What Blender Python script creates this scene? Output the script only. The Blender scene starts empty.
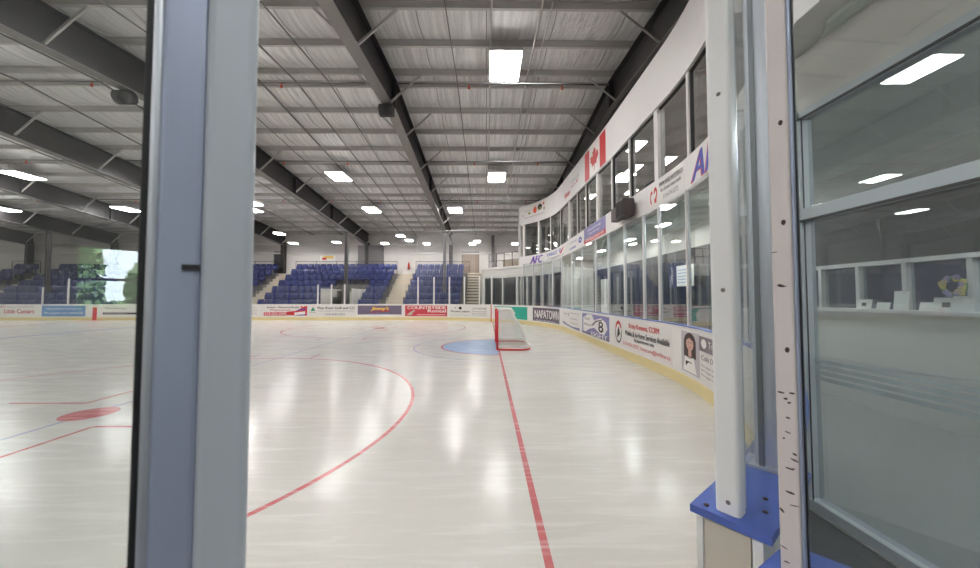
import bpy, math, random
from math import sin, cos, pi, radians, sqrt, atan2, hypot
from mathutils import Vector, Matrix
from mathutils.geometry import tessellate_polygon

random.seed(7)
SC = bpy.context.scene
COL = SC.collection
V = Vector

# ------------------------------------------------------------------ camera
F, X0, Y0, H = 350.0, 486.4, 296.5, 1.654
cd = bpy.data.cameras.new('camera')
cam = bpy.data.objects.new('camera', cd)
COL.objects.link(cam)
cd.sensor_width = 36.0
cd.lens = 36.0 * F / 980.0
cd.clip_start = 0.02
cd.clip_end = 300
cam.location = (0, 0, H)
cam.rotation_euler = (radians(90) + math.atan((Y0 - 284) / F), 0, -math.atan((490 - X0) / F))
cd.dof.use_dof = True
cd.dof.focus_distance = 8.0
cd.dof.aperture_fstop = 7.0
SC.camera = cam

# ------------------------------------------------------------------ materials
def lin(c):
    r = []
    for v in c:
        v = v / 255.0
        r.append(v / 12.92 if v <= .04045 else ((v + .055) / 1.055) ** 2.4)
    return (*r, 1.0)

MATS = {}
def mat(name, rgb, rough=.5, metal=0.0, spec=.5, var=.06, vscale=3.0, bump=0.0, bscale=40.0, coat=0.0, stretch=None):
    m = bpy.data.materials.new(name); m.use_nodes = True
    nt = m.node_tree; b = nt.nodes['Principled BSDF']
    b.inputs['Roughness'].default_value = rough
    b.inputs['Metallic'].default_value = metal
    b.inputs['Specular IOR Level'].default_value = spec
    b.inputs['Coat Weight'].default_value = coat
    tc = nt.nodes.new('ShaderNodeTexCoord')
    src = tc.outputs['Object']
    if stretch:
        mp = nt.nodes.new('ShaderNodeMapping'); mp.inputs['Scale'].default_value = stretch
        nt.links.new(src, mp.inputs['Vector']); src = mp.outputs['Vector']
    n = nt.nodes.new('ShaderNodeTexNoise'); n.inputs['Scale'].default_value = vscale; n.inputs['Detail'].default_value = 5
    nt.links.new(src, n.inputs['Vector'])
    mx = nt.nodes.new('ShaderNodeMix'); mx.data_type = 'RGBA'
    c = lin(rgb)
    mx.inputs[6].default_value = tuple(min(1, v * (1 - var)) for v in c[:3]) + (1,)
    mx.inputs[7].default_value = tuple(min(1, v * (1 + var)) for v in c[:3]) + (1,)
    nt.links.new(n.outputs['Fac'], mx.inputs[0])
    nt.links.new(mx.outputs[2], b.inputs['Base Color'])
    if bump:
        n2 = nt.nodes.new('ShaderNodeTexNoise'); n2.inputs['Scale'].default_value = bscale; n2.inputs['Detail'].default_value = 4
        nt.links.new(src, n2.inputs['Vector'])
        bp = nt.nodes.new('ShaderNodeBump'); bp.inputs['Strength'].default_value = bump; bp.inputs['Distance'].default_value = .05
        nt.links.new(n2.outputs['Fac'], bp.inputs['Height']); nt.links.new(bp.outputs['Normal'], b.inputs['Normal'])
    MATS[name] = m
    return m

def emis(name, rgb, strength):
    m = bpy.data.materials.new(name); m.use_nodes = True
    nt = m.node_tree; nt.nodes.clear()
    o = nt.nodes.new('ShaderNodeOutputMaterial'); e = nt.nodes.new('ShaderNodeEmission')
    e.inputs[0].default_value = lin(rgb); e.inputs[1].default_value = strength
    nt.links.new(e.outputs[0], o.inputs[0])
    MATS[name] = m
    return m

def glass(name, tint, ior=1.5, dust=0.0, dustcol=(210, 215, 215), gain=1.0):
    """thin clear sheet: straight transmission plus Fresnel mirror, optional film of dust"""
    m = bpy.data.materials.new(name); m.use_nodes = True
    nt = m.node_tree; nt.nodes.clear()
    N = nt.nodes.new; L = nt.links.new
    o = N('ShaderNodeOutputMaterial'); t = N('ShaderNodeBsdfTransparent'); g = N('ShaderNodeBsdfGlossy')
    t.inputs[0].default_value = (*tint, 1); g.inputs['Roughness'].default_value = 0.0
    g.inputs[0].default_value = (1, 1, 1, 1)
    geo = N('ShaderNodeNewGeometry'); fr = N('ShaderNodeFresnel')
    mr = N('ShaderNodeMapRange'); mr.inputs[3].default_value = ior; mr.inputs[4].default_value = 1 / ior
    L(geo.outputs['Backfacing'], mr.inputs[0]); L(mr.outputs[0], fr.inputs['IOR'])
    ml = N('ShaderNodeMath'); ml.operation = 'MULTIPLY'; ml.use_clamp = True; ml.inputs[1].default_value = gain
    L(fr.outputs[0], ml.inputs[0])
    ms = N('ShaderNodeMixShader'); L(ml.outputs[0], ms.inputs[0]); L(t.outputs[0], ms.inputs[1]); L(g.outputs[0], ms.inputs[2])
    last = ms.outputs[0]
    if dust:
        d = N('ShaderNodeBsdfDiffuse'); d.inputs[0].default_value = lin(dustcol)
        tc = N('ShaderNodeTexCoord'); n = N('ShaderNodeTexNoise'); n.inputs['Scale'].default_value = 2.2; n.inputs['Detail'].default_value = 6
        L(tc.outputs['Object'], n.inputs['Vector'])
        m2 = N('ShaderNodeMath'); m2.operation = 'MULTIPLY'; m2.inputs[1].default_value = dust * 2
        L(n.outputs['Fac'], m2.inputs[0])
        ms2 = N('ShaderNodeMixShader'); L(m2.outputs[0], ms2.inputs[0]); L(last, ms2.inputs[1]); L(d.outputs[0], ms2.inputs[2])
        last = ms2.outputs[0]
    L(last, o.inputs[0])
    MATS[name] = m
    return m

M = MATS
mat('white_paint', (226, 222, 220), .45, var=.03)
mat('white_board', (232, 229, 225), .3, var=.03, vscale=1.5)
mat('white_plastic', (235, 235, 234), .35, var=.02)
mat('cream_kick', (222, 205, 152), .4, var=.06, vscale=2)
mat('blue_cap', (72, 96, 172), .35, var=.08, vscale=6)
mat('beige_plate', (196, 188, 176), .4, var=.12, vscale=4)
mat('aluminium', (200, 204, 212), .38, metal=.75, var=.06, vscale=5, stretch=(20, 20, 1))
mat('reflect_blue_aluminium', (164, 172, 194), .42, metal=.35, var=.05, vscale=4, stretch=(30, 30, 1))  # blue tint in the colour stands in for the gate post's bluish reflections
mat('grey_face', (184, 190, 198), .55, metal=.15, var=.03)
mat('stile_white', (216, 206, 204), .45, var=.05, vscale=6)
mat('scuff', (58, 44, 40), .7, var=.3, vscale=60)
mat('black_rubber', (14, 15, 18), .6, var=.1)
mat('dark_steel', (52, 49, 50), .45, metal=.3, var=.18, vscale=1.2)
mat('flange_steel', (128, 124, 122), .45, metal=.2, var=.10, vscale=1.5)
mat('grey_steel', (104, 101, 102), .5, metal=.2, var=.08)
mat('galvanised', (196, 193, 190), .42, metal=.2, var=.12, vscale=2)
mat('pipe_grey', (120, 117, 115), .5, var=.1)
mat('red_paint', (196, 52, 44), .4, var=.05)
mat('goal_red', (205, 40, 45), .35, var=.06)
mat('net_white', (226, 226, 222), .8, var=.04)
mat('pad_white', (228, 224, 220), .6, var=.06)
mat('seat_blue', (34, 45, 100), .42, var=.12, vscale=2)
mat('concrete', (158, 150, 138), .8, var=.10, vscale=2)
mat('riser_grey', (110, 106, 104), .8, var=.10, vscale=2)
mat('stair_pale', (196, 184, 166), .7, var=.06)
mat('wall_panel', (208, 203, 199), .6, var=.05, vscale=.6, stretch=(.3, .3, 4))
mat('wall_upper', (188, 184, 181), .6, var=.05, vscale=.6)
mat('dark_wall', (40, 38, 40), .7)
mat('brown_door', (142, 124, 112), .6, var=.1)
mat('dark_door', (66, 62, 64), .5)
mat('duct_white', (205, 205, 205), .5)
mat('rubber_floor', (62, 62, 64), .75, var=.15, vscale=30)
mat('lobby_floor', (152, 152, 152), .32, var=.10, vscale=1.4)
mat('lobby_ceiling', (206, 214, 208), .8, var=.03)
mat('lobby_wall', (200, 197, 192), .7, var=.04)
mat('slate_wall', (70, 76, 86), .6, var=.08)
mat('lounge_wall', (200, 195, 190), .7, var=.08, vscale=1)
mat('lounge_floor', (96, 92, 92), .8)
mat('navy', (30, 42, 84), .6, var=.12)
mat('speaker_brown', (74, 64, 62), .5, var=.1)
mat('ink_black', (38, 36, 38), .6)
mat('ink_grey', (120, 116, 116), .6)
mat('ink_red', (200, 48, 52), .5)
mat('ink_blue', (58, 66, 172), .5)
mat('ink_orange', (226, 92, 62), .5)
mat('ink_yellow', (240, 206, 110), .5)
mat('ink_green', (20, 140, 110), .5)
mat('ink_white', (240, 236, 232), .5)
mat('ink_teal', (36, 160, 140), .5)
mat('ink_purple', (134, 128, 176), .5)
mat('ink_olive', (140, 136, 50), .5)
mat('panel_white', (230, 226, 222), .4, var=.02)
mat('panel_grey_purple', (110, 100, 122), .4, var=.04)
mat('panel_dark_purple', (92, 80, 96), .4, var=.25, vscale=4)
mat('panel_red', (196, 62, 76), .4, var=.04)
mat('panel_blue', (106, 144, 188), .4, var=.04)
mat('panel_plum', (120, 108, 118), .4, var=.05)
mat('skin', (206, 164, 150), .6, var=.05)
mat('hair_brown', (64, 44, 38), .6, var=.2)
mat('portrait_back', (190, 186, 190), .6)
mat('paper', (234, 234, 230), .8, var=.02)
mat('leaf_green', (116, 146, 100), .7, var=.3, vscale=.8)
mat('bark', (84, 70, 58), .9)
mat('lawn', (98, 138, 62), .9, var=.15)
mat('flower_yellow', (232, 214, 120), .7)
mat('flower_violet', (176, 160, 206), .7)
mat('rainbow_violet', (176, 84, 160), .5); mat('rainbow_orange', (230, 140, 70), .5); mat('rainbow_yellow', (226, 220, 90), .5); mat('rainbow_green', (120, 200, 90), .5)
emis('lamp', (255, 253, 251), 27.0)
emis('lamp_far', (255, 253, 251), 34.0)
emis('lamp_fill', (252, 255, 253), 40.0)
emis('lamp_lounge', (255, 254, 250), 34.0)
emis('lamp_lobby', (250, 255, 253), 85.0)
glass('rink_glass', (.955, .975, .965), 1.5, dust=.012)
glass('near_glass', (.95, .97, .965), 1.5, dust=.03)
glass('lobby_glass', (.85, .88, .90), 1.7, dust=.025, dustcol=(170, 180, 186))
glass('lounge_glass', (.80, .80, .79), 1.5, dust=.03)
glass('frosted_stripe', (.55, .58, .6), 1.5, dust=.45, dustcol=(205, 214, 220))

# ice: pale glossy surface with skate-scratch variation
def make_ice(name, rgb):
    m = bpy.data.materials.new(name); m.use_nodes = True
    nt = m.node_tree; N = nt.nodes.new; L = nt.links.new
    b = nt.nodes['Principled BSDF']
    tc = N('ShaderNodeTexCoord')
    mp = N('ShaderNodeMapping'); mp.inputs['Scale'].default_value = (.5, 1.6, 1); mp.inputs['Rotation'].default_value = (0, 0, .25)
    L(tc.outputs['Object'], mp.inputs[0])
    n1 = N('ShaderNodeTexNoise'); n1.inputs['Scale'].default_value = .8; n1.inputs['Detail'].default_value = 8; n1.inputs['Roughness'].default_value = .65
    L(mp.outputs[0], n1.inputs['Vector'])
    cr = N('ShaderNodeMix'); cr.data_type = 'RGBA'
    c = lin(rgb)
    cr.inputs[6].default_value = tuple(v * .84 for v in c[:3]) + (1,)
    cr.inputs[7].default_value = tuple(min(1, v * 1.12) for v in c[:3]) + (1,)
    L(n1.outputs['Fac'], cr.inputs[0])
    # skate scratches: two sets of long fine pale strokes
    src = cr.outputs[2]
    for rot, sc_, th in ((1.15, (.7, 7, 1), .62), (-.95, (.8, 9, 1), .64)):
        m2 = N('ShaderNodeMapping'); m2.inputs['Scale'].default_value = sc_; m2.inputs['Rotation'].default_value = (0, 0, rot); L(tc.outputs['Object'], m2.inputs[0])
        k = N('ShaderNodeTexNoise'); k.inputs['Scale'].default_value = 1.6; k.inputs['Detail'].default_value = 5; k.inputs['Distortion'].default_value = .6; L(m2.outputs[0], k.inputs['Vector'])
        r_ = N('ShaderNodeMapRange'); r_.inputs[1].default_value = th - .08; r_.inputs[2].default_value = th; r_.inputs[4].default_value = .16; L(k.outputs['Fac'], r_.inputs[0])
        w_ = N('ShaderNodeMix'); w_.data_type = 'RGBA'; w_.inputs[7].default_value = lin((238, 237, 235)); L(r_.outputs[0], w_.inputs[0]); L(src, w_.inputs[6]); src = w_.outputs[2]
    L(src, b.inputs['Base Color'])
    n2 = N('ShaderNodeTexNoise'); n2.inputs['Scale'].default_value = 3; n2.inputs['Detail'].default_value = 8
    L(mp.outputs[0], n2.inputs['Vector'])
    mr = N('ShaderNodeMapRange'); mr.inputs[1].default_value = .3; mr.inputs[2].default_value = .7; mr.inputs[3].default_value = .14; mr.inputs[4].default_value = .27
    L(n2.outputs['Fac'], mr.inputs[0]); L(mr.outputs[0], b.inputs['Roughness'])
    b.inputs['IOR'].default_value = 1.31
    bp = N('ShaderNodeBump'); bp.inputs['Strength'].default_value = .06; bp.inputs['Distance'].default_value = .02
    n3 = N('ShaderNodeTexNoise'); n3.inputs['Scale'].default_value = 14; n3.inputs['Detail'].default_value = 6
    L(tc.outputs['Object'], n3.inputs['Vector']); L(n3.outputs['Fac'], bp.inputs['Height']); L(bp.outputs[0], b.inputs['Normal'])
    MATS[name] = m
make_ice('ice', (207, 204, 198))
make_ice('ice_red', (196, 112, 114))
make_ice('ice_blue', (152, 158, 196))
make_ice('ice_crease', (160, 184, 218))

# roof lining: crinkled silver foil
def make_foil():
    m = bpy.data.materials.new('foil'); m.use_nodes = True
    nt = m.node_tree; N = nt.nodes.new; L = nt.links.new
    b = nt.nodes['Principled BSDF']
    b.inputs['Metallic'].default_value = .30
    b.inputs['Roughness'].default_value = .30
    tc = N('ShaderNodeTexCoord')
    def noise(scale, sc, det, ro=.6):
        mp = N('ShaderNodeMapping'); mp.inputs['Scale'].default_value = sc; L(tc.outputs['Object'], mp.inputs[0])
        n = N('ShaderNodeTexNoise'); n.inputs['Scale'].default_value = scale; n.inputs['Detail'].default_value = det; n.inputs['Roughness'].default_value = ro
        L(mp.outputs[0], n.inputs['Vector']); return n.outputs['Fac']
    fine = noise(1.0, (16, .9, .9), 6, .65); wide = noise(1.0, (2.2, 1.4, 1.4), 4)
    ad = N('ShaderNodeMath'); ad.operation = 'MULTIPLY_ADD'; ad.inputs[1].default_value = 2.2; L(wide, ad.inputs[0]); L(fine, ad.inputs[2])
    bp = N('ShaderNodeBump'); bp.inputs['Strength'].default_value = .55; bp.inputs['Distance'].default_value = .06
    L(ad.outputs[0], bp.inputs['Height']); L(bp.outputs[0], b.inputs['Normal'])
    # seams where the lining sheets lap, every 1.8 m
    sp = N('ShaderNodeSeparateXYZ'); L(tc.outputs['Object'], sp.inputs[0])
    md = N('ShaderNodeMath'); md.operation = 'PINGPONG'; md.inputs[1].default_value = .9; L(sp.outputs['X'], md.inputs[0])
    lt = N('ShaderNodeMath'); lt.operation = 'LESS_THAN'; lt.inputs[1].default_value = .012; L(md.outputs[0], lt.inputs[0])
    streak = noise(1.0, (7, .35, .35), 7, .7)
    mr = N('ShaderNodeMapRange'); mr.inputs[1].default_value = .34; mr.inputs[2].default_value = .66; L(streak, mr.inputs[0])
    cr = N('ShaderNodeMix'); cr.data_type = 'RGBA'
    cr.inputs[6].default_value = lin((206, 204, 203)); cr.inputs[7].default_value = lin((252, 251, 250))
    L(mr.outputs[0], cr.inputs[0])
    c2 = N('ShaderNodeMix'); c2.data_type = 'RGBA'; c2.inputs[7].default_value = lin((140, 138, 136)); L(lt.outputs[0], c2.inputs[0]); L(cr.outputs[2], c2.inputs[6])
    L(c2.outputs[2], b.inputs['Base Color'])
    MATS['foil'] = m
make_foil()

# ------------------------------------------------------------------ mesh building
class MB:
    def __init__(s): s.v = []; s.f = []; s.smooth = []
    def add(s, vs, fs, smooth=False):
        b = len(s.v); s.v += [tuple(p) for p in vs]
        for f in fs: s.f.append(tuple(b + i for i in f)); s.smooth.append(smooth)
        return s
    def box(s, x0, x1, y0, y1, z0, z1):
        vs = [(x, y, z) for z in (z0, z1) for y in (y0, y1) for x in (x0, x1)]
        return s.add(vs, [(0, 2, 3, 1), (4, 5, 7, 6), (0, 1, 5, 4), (2, 6, 7, 3), (0, 4, 6, 2), (1, 3, 7, 5)])
    def obox(s, o, a, b, c):
        """parallelepiped with corner o and edge vectors a, b, c"""
        o, a, b, c = V(o), V(a), V(b), V(c)
        if a.cross(b).dot(c) < 0: o = o + c; c = -c
        vs = [o + a * i + b * j + c * k for k in (0, 1) for j in (0, 1) for i in (0, 1)]
        return s.add(vs, [(0, 2, 3, 1), (4, 5, 7, 6), (0, 1, 5, 4), (2, 6, 7, 3), (0, 4, 6, 2), (1, 3, 7, 5)])
    def bevbox(s, c, ax, ay, az, hx, hy, hz, r):
        """box with rounded vertical (az) edges"""
        c, ax, ay, az = V(c), V(ax), V(ay), V(az)
        ring = []
        for sx, sy, a0 in ((1, 1, 0), (-1, 1, 90), (-1, -1, 180), (1, -1, 270)):
            for k in range(4):
                a = radians(a0 + k * 30)
                ring.append((sx * (hx - r) + r * cos(a), sy * (hy - r) + r * sin(a)))
        n = len(ring)
        vs = [c + ax * x + ay * y + az * z for z in (-hz, hz) for x, y in ring]
        fs = [(i, (i + 1) % n, n + (i + 1) % n, n + i) for i in range(n)] + [tuple(range(n - 1, -1, -1)), tuple(range(n, 2 * n))]
        if ax.cross(ay).dot(az) < 0: fs = [f[::-1] for f in fs]
        return s.add(vs, fs)
    def tube(s, pts, r, n=8, closed=False, caps=True):
        pts = [V(p) for p in pts]; m = len(pts)
        base = len(s.v); up = V((0, 0, 1))
        rings = []
        for i, p in enumerate(pts):
            if closed: d = pts[(i + 1) % m] - pts[i - 1]
            else: d = pts[min(i + 1, m - 1)] - pts[max(i - 1, 0)]
            d.normalize()
            a = d.cross(up)
            if a.length < 1e-3: a = d.cross(V((1, 0, 0)))
            a.normalize(); b = a.cross(d)
            rr = r[i] if isinstance(r, (list, tuple)) else r
            rings.append([p + a * (rr * cos(2 * pi * k / n)) + b * (rr * sin(2 * pi * k / n)) for k in range(n)])
        vs = [q for ring in rings for q in ring]
        fs = []
        for i in range(m if closed else m - 1):
            j = (i + 1) % m
            for k in range(n):
                fs.append((i * n + k, i * n + (k + 1) % n, j * n + (k + 1) % n, j * n + k))
        if caps and not closed:
            fs.append(tuple(range(n - 1, -1, -1))); fs.append(tuple((m - 1) * n + k for k in range(n)))
        return s.add(vs, fs, True)
    def poly(s, pts3):
        """one flat polygon, possibly concave"""
        pts3 = [V(p) for p in pts3]
        tris = tessellate_polygon([pts3])
        return s.add(pts3, [tuple(t) for t in tris])
    def slab(s, pts2, z0, z1):
        """prism over a plan polygon"""
        n = len(pts2)
        bot = [V((x, y, z0)) for x, y in pts2]; top = [V((x, y, z1)) for x, y in pts2]
        area = sum(pts2[i][0] * pts2[(i + 1) % n][1] - pts2[(i + 1) % n][0] * pts2[i][1] for i in range(n))
        tris = [tuple(t) for t in tessellate_polygon([[V((x, y, 0)) for x, y in pts2]])]
        fs = []
        for t in tris:
            a, b, c = (pts2[i] for i in t)
            if (b[0] - a[0]) * (c[1] - a[1]) - (b[1] - a[1]) * (c[0] - a[0]) < 0: t = t[::-1]
            fs.append(tuple(n + i for i in t)); fs.append(t[::-1])
        for i in range(n):
            j = (i + 1) % n
            fs.append((i, j, n + j, n + i) if area > 0 else (j, i, n + i, n + j))
        return s.add(bot + top, fs)
    def build(s, name, material, parent=None, loc=None):
        me = bpy.data.meshes.new(name)
        off = V(loc) if loc is not None else V((0, 0, 0))
        me.from_pydata([tuple(V(p) - off) for p in s.v], [], s.f)
        for p, sm in zip(me.polygons, s.smooth): p.use_smooth = sm
        me.materials.append(MATS[material] if isinstance(material, str) else material)
        me.update()
        o = bpy.data.objects.new(name, me); COL.objects.link(o)
        if parent is not None: o.parent = parent
        if loc is not None: o.location = off
        return o

def tag(o, label=None, cat=None, group=None, kind=None):
    if label: o['label'] = label
    if cat: o['category'] = cat
    if group: o['group'] = group
    if kind: o['kind'] = kind
    return o
def struct(o, label=None, cat=None):
    o['kind'] = 'structure'
    if label: o['label'] = label
    if cat: o['category'] = cat
    return o
def empty(name, loc=(0, 0, 0), label=None, cat=None, group=None, kind=None):
    o = bpy.data.objects.new(name, None); COL.objects.link(o); o.location = loc
    o.empty_display_size = .2
    return tag(o, label, cat, group, kind)

ORD = ['zeroth', 'first', 'second', 'third', 'fourth', 'fifth', 'sixth', 'seventh', 'eighth', 'ninth', 'tenth', 'eleventh', 'twelfth', 'thirteenth',
       'fourteenth', 'fifteenth', 'sixteenth', 'seventeenth', 'eighteenth', 'nineteenth', 'twentieth', 'twenty-first', 'twenty-second', 'twenty-third',
       'twenty-fourth', 'twenty-fifth', 'twenty-sixth', 'twenty-seventh', 'twenty-eighth', 'twenty-ninth', 'thirtieth']

# ------------------------------------------------------------------ paths (rink boards and the curved glazed wall above them)
class Path:
    def __init__(s, segs):
        """segs: ('line', p, q) or ('arc', centre, radius, a0, a1) travelled so that outside is on the right hand"""
        s.pts = []; s.rise = None
        for g in segs:
            if g[0] == 'line':
                p, q = V(g[1]), V(g[2]); n = max(2, int((q - p).length / .25) + 1)
                ps = [p.lerp(q, i / (n - 1)) for i in range(n)]
            else:
                c, r, a0, a1 = V(g[1]), g[2], radians(g[3]), radians(g[4])
                n = max(3, int(abs(a1 - a0) * r / .15) + 1)
                ps = [c + V((r * cos(a0 + (a1 - a0) * i / (n - 1)), r * sin(a0 + (a1 - a0) * i / (n - 1)))) for i in range(n)]
            for p in ps:
                if not s.pts or (p - s.pts[-1]).length > 1e-5: s.pts.append(p)
        s.s = [0.0]
        for a, b in zip(s.pts, s.pts[1:]): s.s.append(s.s[-1] + (b - a).length)
        s.L = s.s[-1]
    def at(s, d):
        """(point, tangent, outward normal) at arc length d"""
        d = min(max(d, 0), s.L - 1e-6)
        lo, hi = 0, len(s.s) - 1
        while hi - lo > 1:
            m = (lo + hi) // 2
            if s.s[m] <= d: lo = m
            else: hi = m
        t = (d - s.s[lo]) / (s.s[lo + 1] - s.s[lo])
        p = s.pts[lo].lerp(s.pts[lo + 1], t)
        def tg(i):
            a = s.pts[max(i - 1, 0)]; b = s.pts[min(i + 1, len(s.pts) - 1)]
            return (b - a).normalized()
        T = tg(lo).lerp(tg(lo + 1), t).normalized()
        return p, T, V((T.y, -T.x))
    def xyz(s, d, out, z):
        p, T, N = s.at(d)
        # the lounge front rises a little towards its far end
        if s.rise and z > 5 and d > s.rise[0]: z += s.rise[1] * (d - s.rise[0]) / (s.L - s.rise[0]) * min(1, z - 5)
        return V((p.x + N.x * out, p.y + N.y * out, z))
    def find(s, px, dmin, dmax):
        """arc length where the plan bearing of photo column px crosses the path"""
        k = (px - X0) / F
        best, bd = None, 1e9
        n = 4000
        prev = None
        for i in range(n + 1):
            d = dmin + (dmax - dmin) * i / n
            p = s.at(d)[0]
            e = p.x - k * p.y if p.y > .05 else None
            if e is not None and prev is not None and (e <= 0) != (prev <= 0): return d
            if e is not None and abs(e) < bd: best, bd = d, abs(e)
            prev = e
        return best
    def span(s, d0, d1):
        """sample positions d0..d1 with the path's own vertices between"""
        return [d0] + [x for x in s.s if d0 + 1e-3 < x < d1 - 1e-3] + [d1]

def sweep(mb, path, d0, d1, prof, ds=None):
    """sweep a closed profile [(out, z)] (counter-clockwise seen along travel) along the path"""
    ss = path.span(d0, d1); n = len(prof)
    vs = [path.xyz(d, o, z) for d in ss for o, z in prof]
    fs = []
    for i in range(len(ss) - 1):
        for k in range(n):
            fs.append((i * n + k, i * n + (k + 1) % n, (i + 1) * n + (k + 1) % n, (i + 1) * n + k))
    a = sum(prof[k][0] * prof[(k + 1) % n][1] - prof[(k + 1) % n][0] * prof[k][1] for k in range(n))
    fs.append(tuple(range(n))); fs.append(tuple((len(ss) - 1) * n + k for k in range(n - 1, -1, -1)))
    if a > 0: fs = [f[::-1] for f in fs]
    # outward facing check on the first wall quad is not needed for closed swept solids with ccw profile
    return mb.add(vs, fs)
def rect(o0, o1, z0, z1): return [(o0, z0), (o1, z0), (o1, z1), (o0, z1)]

GX, YC = .385, 11.77           # goal line and rink centre line
EX = GX + 3.35                 # end boards
R = 8.53
CX = EX - R
NY, FY = 7.56, YC + 12.95 - R  # centres of the two corner arcs
YFAR = FY + R
YNEAR = NY - R
RINK = Path([('line', (-52, YNEAR), (CX, YNEAR)), ('arc', (CX, NY), R, -90, 0), ('line', (EX, NY), (EX, FY)),
             ('arc', (CX, FY), R, 0, 90), ('line', (CX, YFAR), (-52, YFAR))])
S_ARC = 52 + CX
S_GAP1 = S_ARC + R * radians(90 - 51.3)    # boards begin again right of the open gate
S_GAP0 = S_GAP1 - .955                     # boards end left of the gate
S_END = S_ARC + R * pi / 2
S_FARC = S_END + (FY - NY)
S_FAR = S_FARC + R * pi / 2
BH = 1.12

WX = EX + .15
WALL = Path([('line', (2.25, -3.0), (2.25, 2.45)), ('arc', (CX, NY), R + .15, -35.2, 0), ('line', (WX, NY), (WX, 18.5)),
             ('arc', (WX - 8.44, 18.5), 8.44, 0, 36.4)])
WALL_ARC = 5.45
WALL.rise = (WALL.find(610, 6.2, WALL.L), .5)
def wall_px(px): return WALL.find(px, 6.2, WALL.L)
def rink_px(px): return RINK.find(px, S_GAP1 + 1.5, RINK.L)

# ------------------------------------------------------------------ setting: floors, ice, roof, outer walls
ZB, ZW0, ZW1, ZT = 3.65, 4.31, 5.97, 7.2
RIDGE, SLOPE = 9.28, 1 / 12.0
def roof_z(y): return RIDGE - SLOPE * abs(y - YC)
WEST, EAST, SOUTH, NORTH = -60.0, 9.4, -8.0, 32.3

mb = MB()
outline = [RINK.pts[i] for i in range(len(RINK.pts))]
mb.slab([(p.x, p.y) for p in outline], -.06, 0)
ice = struct(mb.build('floor_ice', 'ice'), 'white skating ice with painted lines', 'ice')
struct(MB().box(WEST, EAST, SOUTH, NORTH, -.3, -.065).build('floor_slab', 'concrete'))
mb = MB(); mb.box(-60, 2.5, SOUTH, YNEAR - .1, -.06, -.002)
pts = [RINK.xyz(d, .02, 0) for d in RINK.span(S_ARC, S_ARC + R * radians(60))]
mb.slab([(p.x, p.y) for p in pts] + [(2.5, pts[-1].y), (2.5, -1.05), (CX, -1.05)], -.06, -.002)
struct(mb.build('floor_concourse', 'rubber_floor'))
mb = MB()
pts = [RINK.xyz(d, .06, 0) for d in RINK.span(S_ARC + R * radians(58), S_FAR - .3)]
mb.slab([(p.x, p.y) for p in pts] + [(CX, 32.2), (9.3, 32.2), (9.3, -7.9), (2.52, -7.9), (2.52, pts[0].y)], -.06, -.001)
struct(mb.build('floor_lobby', 'lobby_floor'))
struct(MB().box(WEST, -4.8, YFAR + .02, NORTH, -.06, -.001).build('floor_walkway', 'concrete'))

# painted markings, under a film of ice
def band(mb, c, r0, r1, a0, a1, z=.0012, n=64):
    vs, fs = [], []
    for i in range(n + 1):
        a = radians(a0 + (a1 - a0) * i / n)
        vs += [(c[0] + r0 * cos(a), c[1] + r0 * sin(a), z), (c[0] + r1 * cos(a), c[1] + r1 * sin(a), z)]
    for i in range(n): fs.append((2 * i, 2 * i + 1, 2 * i + 3, 2 * i + 2))
    return mb.add(vs, fs)
def flat(mb, x0, x1, y0, y1, z=.0012): return mb.add([(x0, y0, z), (x1, y0, z), (x1, y1, z), (x0, y1, z)], [(0, 1, 2, 3)])
def ice_line(name, m, mb): return struct(mb.build(name, m, ice))
ynear_goal = NY - sqrt(R * R - (GX - CX) ** 2); yfar_goal = FY + sqrt(R * R - (GX - CX) ** 2)
ice_line('goal_line', 'ice_red', flat(MB(), GX - .025, GX + .03, ynear_goal, yfar_goal - .01))
CCX = GX - 5.98
for cy in (YC - 6.71, YC + 6.71):
    ice_line('faceoff_circle', 'ice_red', band(MB(), (CCX, cy), 4.425, 4.48, 0, 360, n=128))
    ice_line('faceoff_dot', 'ice_red', band(MB(), (CCX, cy), .0, .30, 0, 360, z=.002))
    mb = MB()
    for sx in (-1, 1):
        for sy in (-1, 1):
            x, y = CCX + sx * .6, cy + sy * .5
            flat(mb, min(x, x + sx * 1.2), max(x, x + sx * 1.2), y - .025, y + .025)
            flat(mb, x - .025, x + .025, min(y, y + sy * .9), max(y, y + sy * .9), .0016)
    for sx in (-.85, .85):
        for sy in (-1, 1):
            flat(mb, CCX + sx - .025, CCX + sx + .025, min(cy + sy * 4.48, cy + sy * 5.08), max(cy + sy * 4.48, cy + sy * 5.08))
    ice_line('hash_mark', 'ice_red', mb)
mb = MB(); n = 40
vs = [(GX - .03, YC, .0014)] + [(GX - .03 - 1.83 * sin(pi * i / n), YC + 1.83 * cos(pi * i / n), .0014) for i in range(n + 1)]
mb.add(vs, [(0, i + 1, i + 2) for i in range(n)])
ice_line('goal_crease', 'ice_crease', mb)
ice_line('crease_outline', 'ice_red', band(MB(), (GX - .03, YC), 1.80, 1.86, 90, 270, z=.0018))
ice_line('outer_crease_line', 'ice_blue', band(MB(), (GX - .03, YC), 2.70, 2.74, 90, 270))
ice_line('half_ice_line', 'ice_blue', flat(MB(), CCX - .02, CCX + .02, YNEAR + .02, YFAR - .02, .001))
ice_line('blue_line', 'ice_blue', flat(MB(), GX - 19.66, GX - 19.36, YNEAR + .02, YFAR - .02))
ice_line('centre_line', 'ice_red', flat(MB(), GX - 27.25, GX - 26.95, YNEAR + .02, YFAR - .02))
ice_line('neutral_dot', 'ice_red', band(MB(), (GX - 21.2, YC - 6.71), 0, .3, 0, 360))

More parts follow.
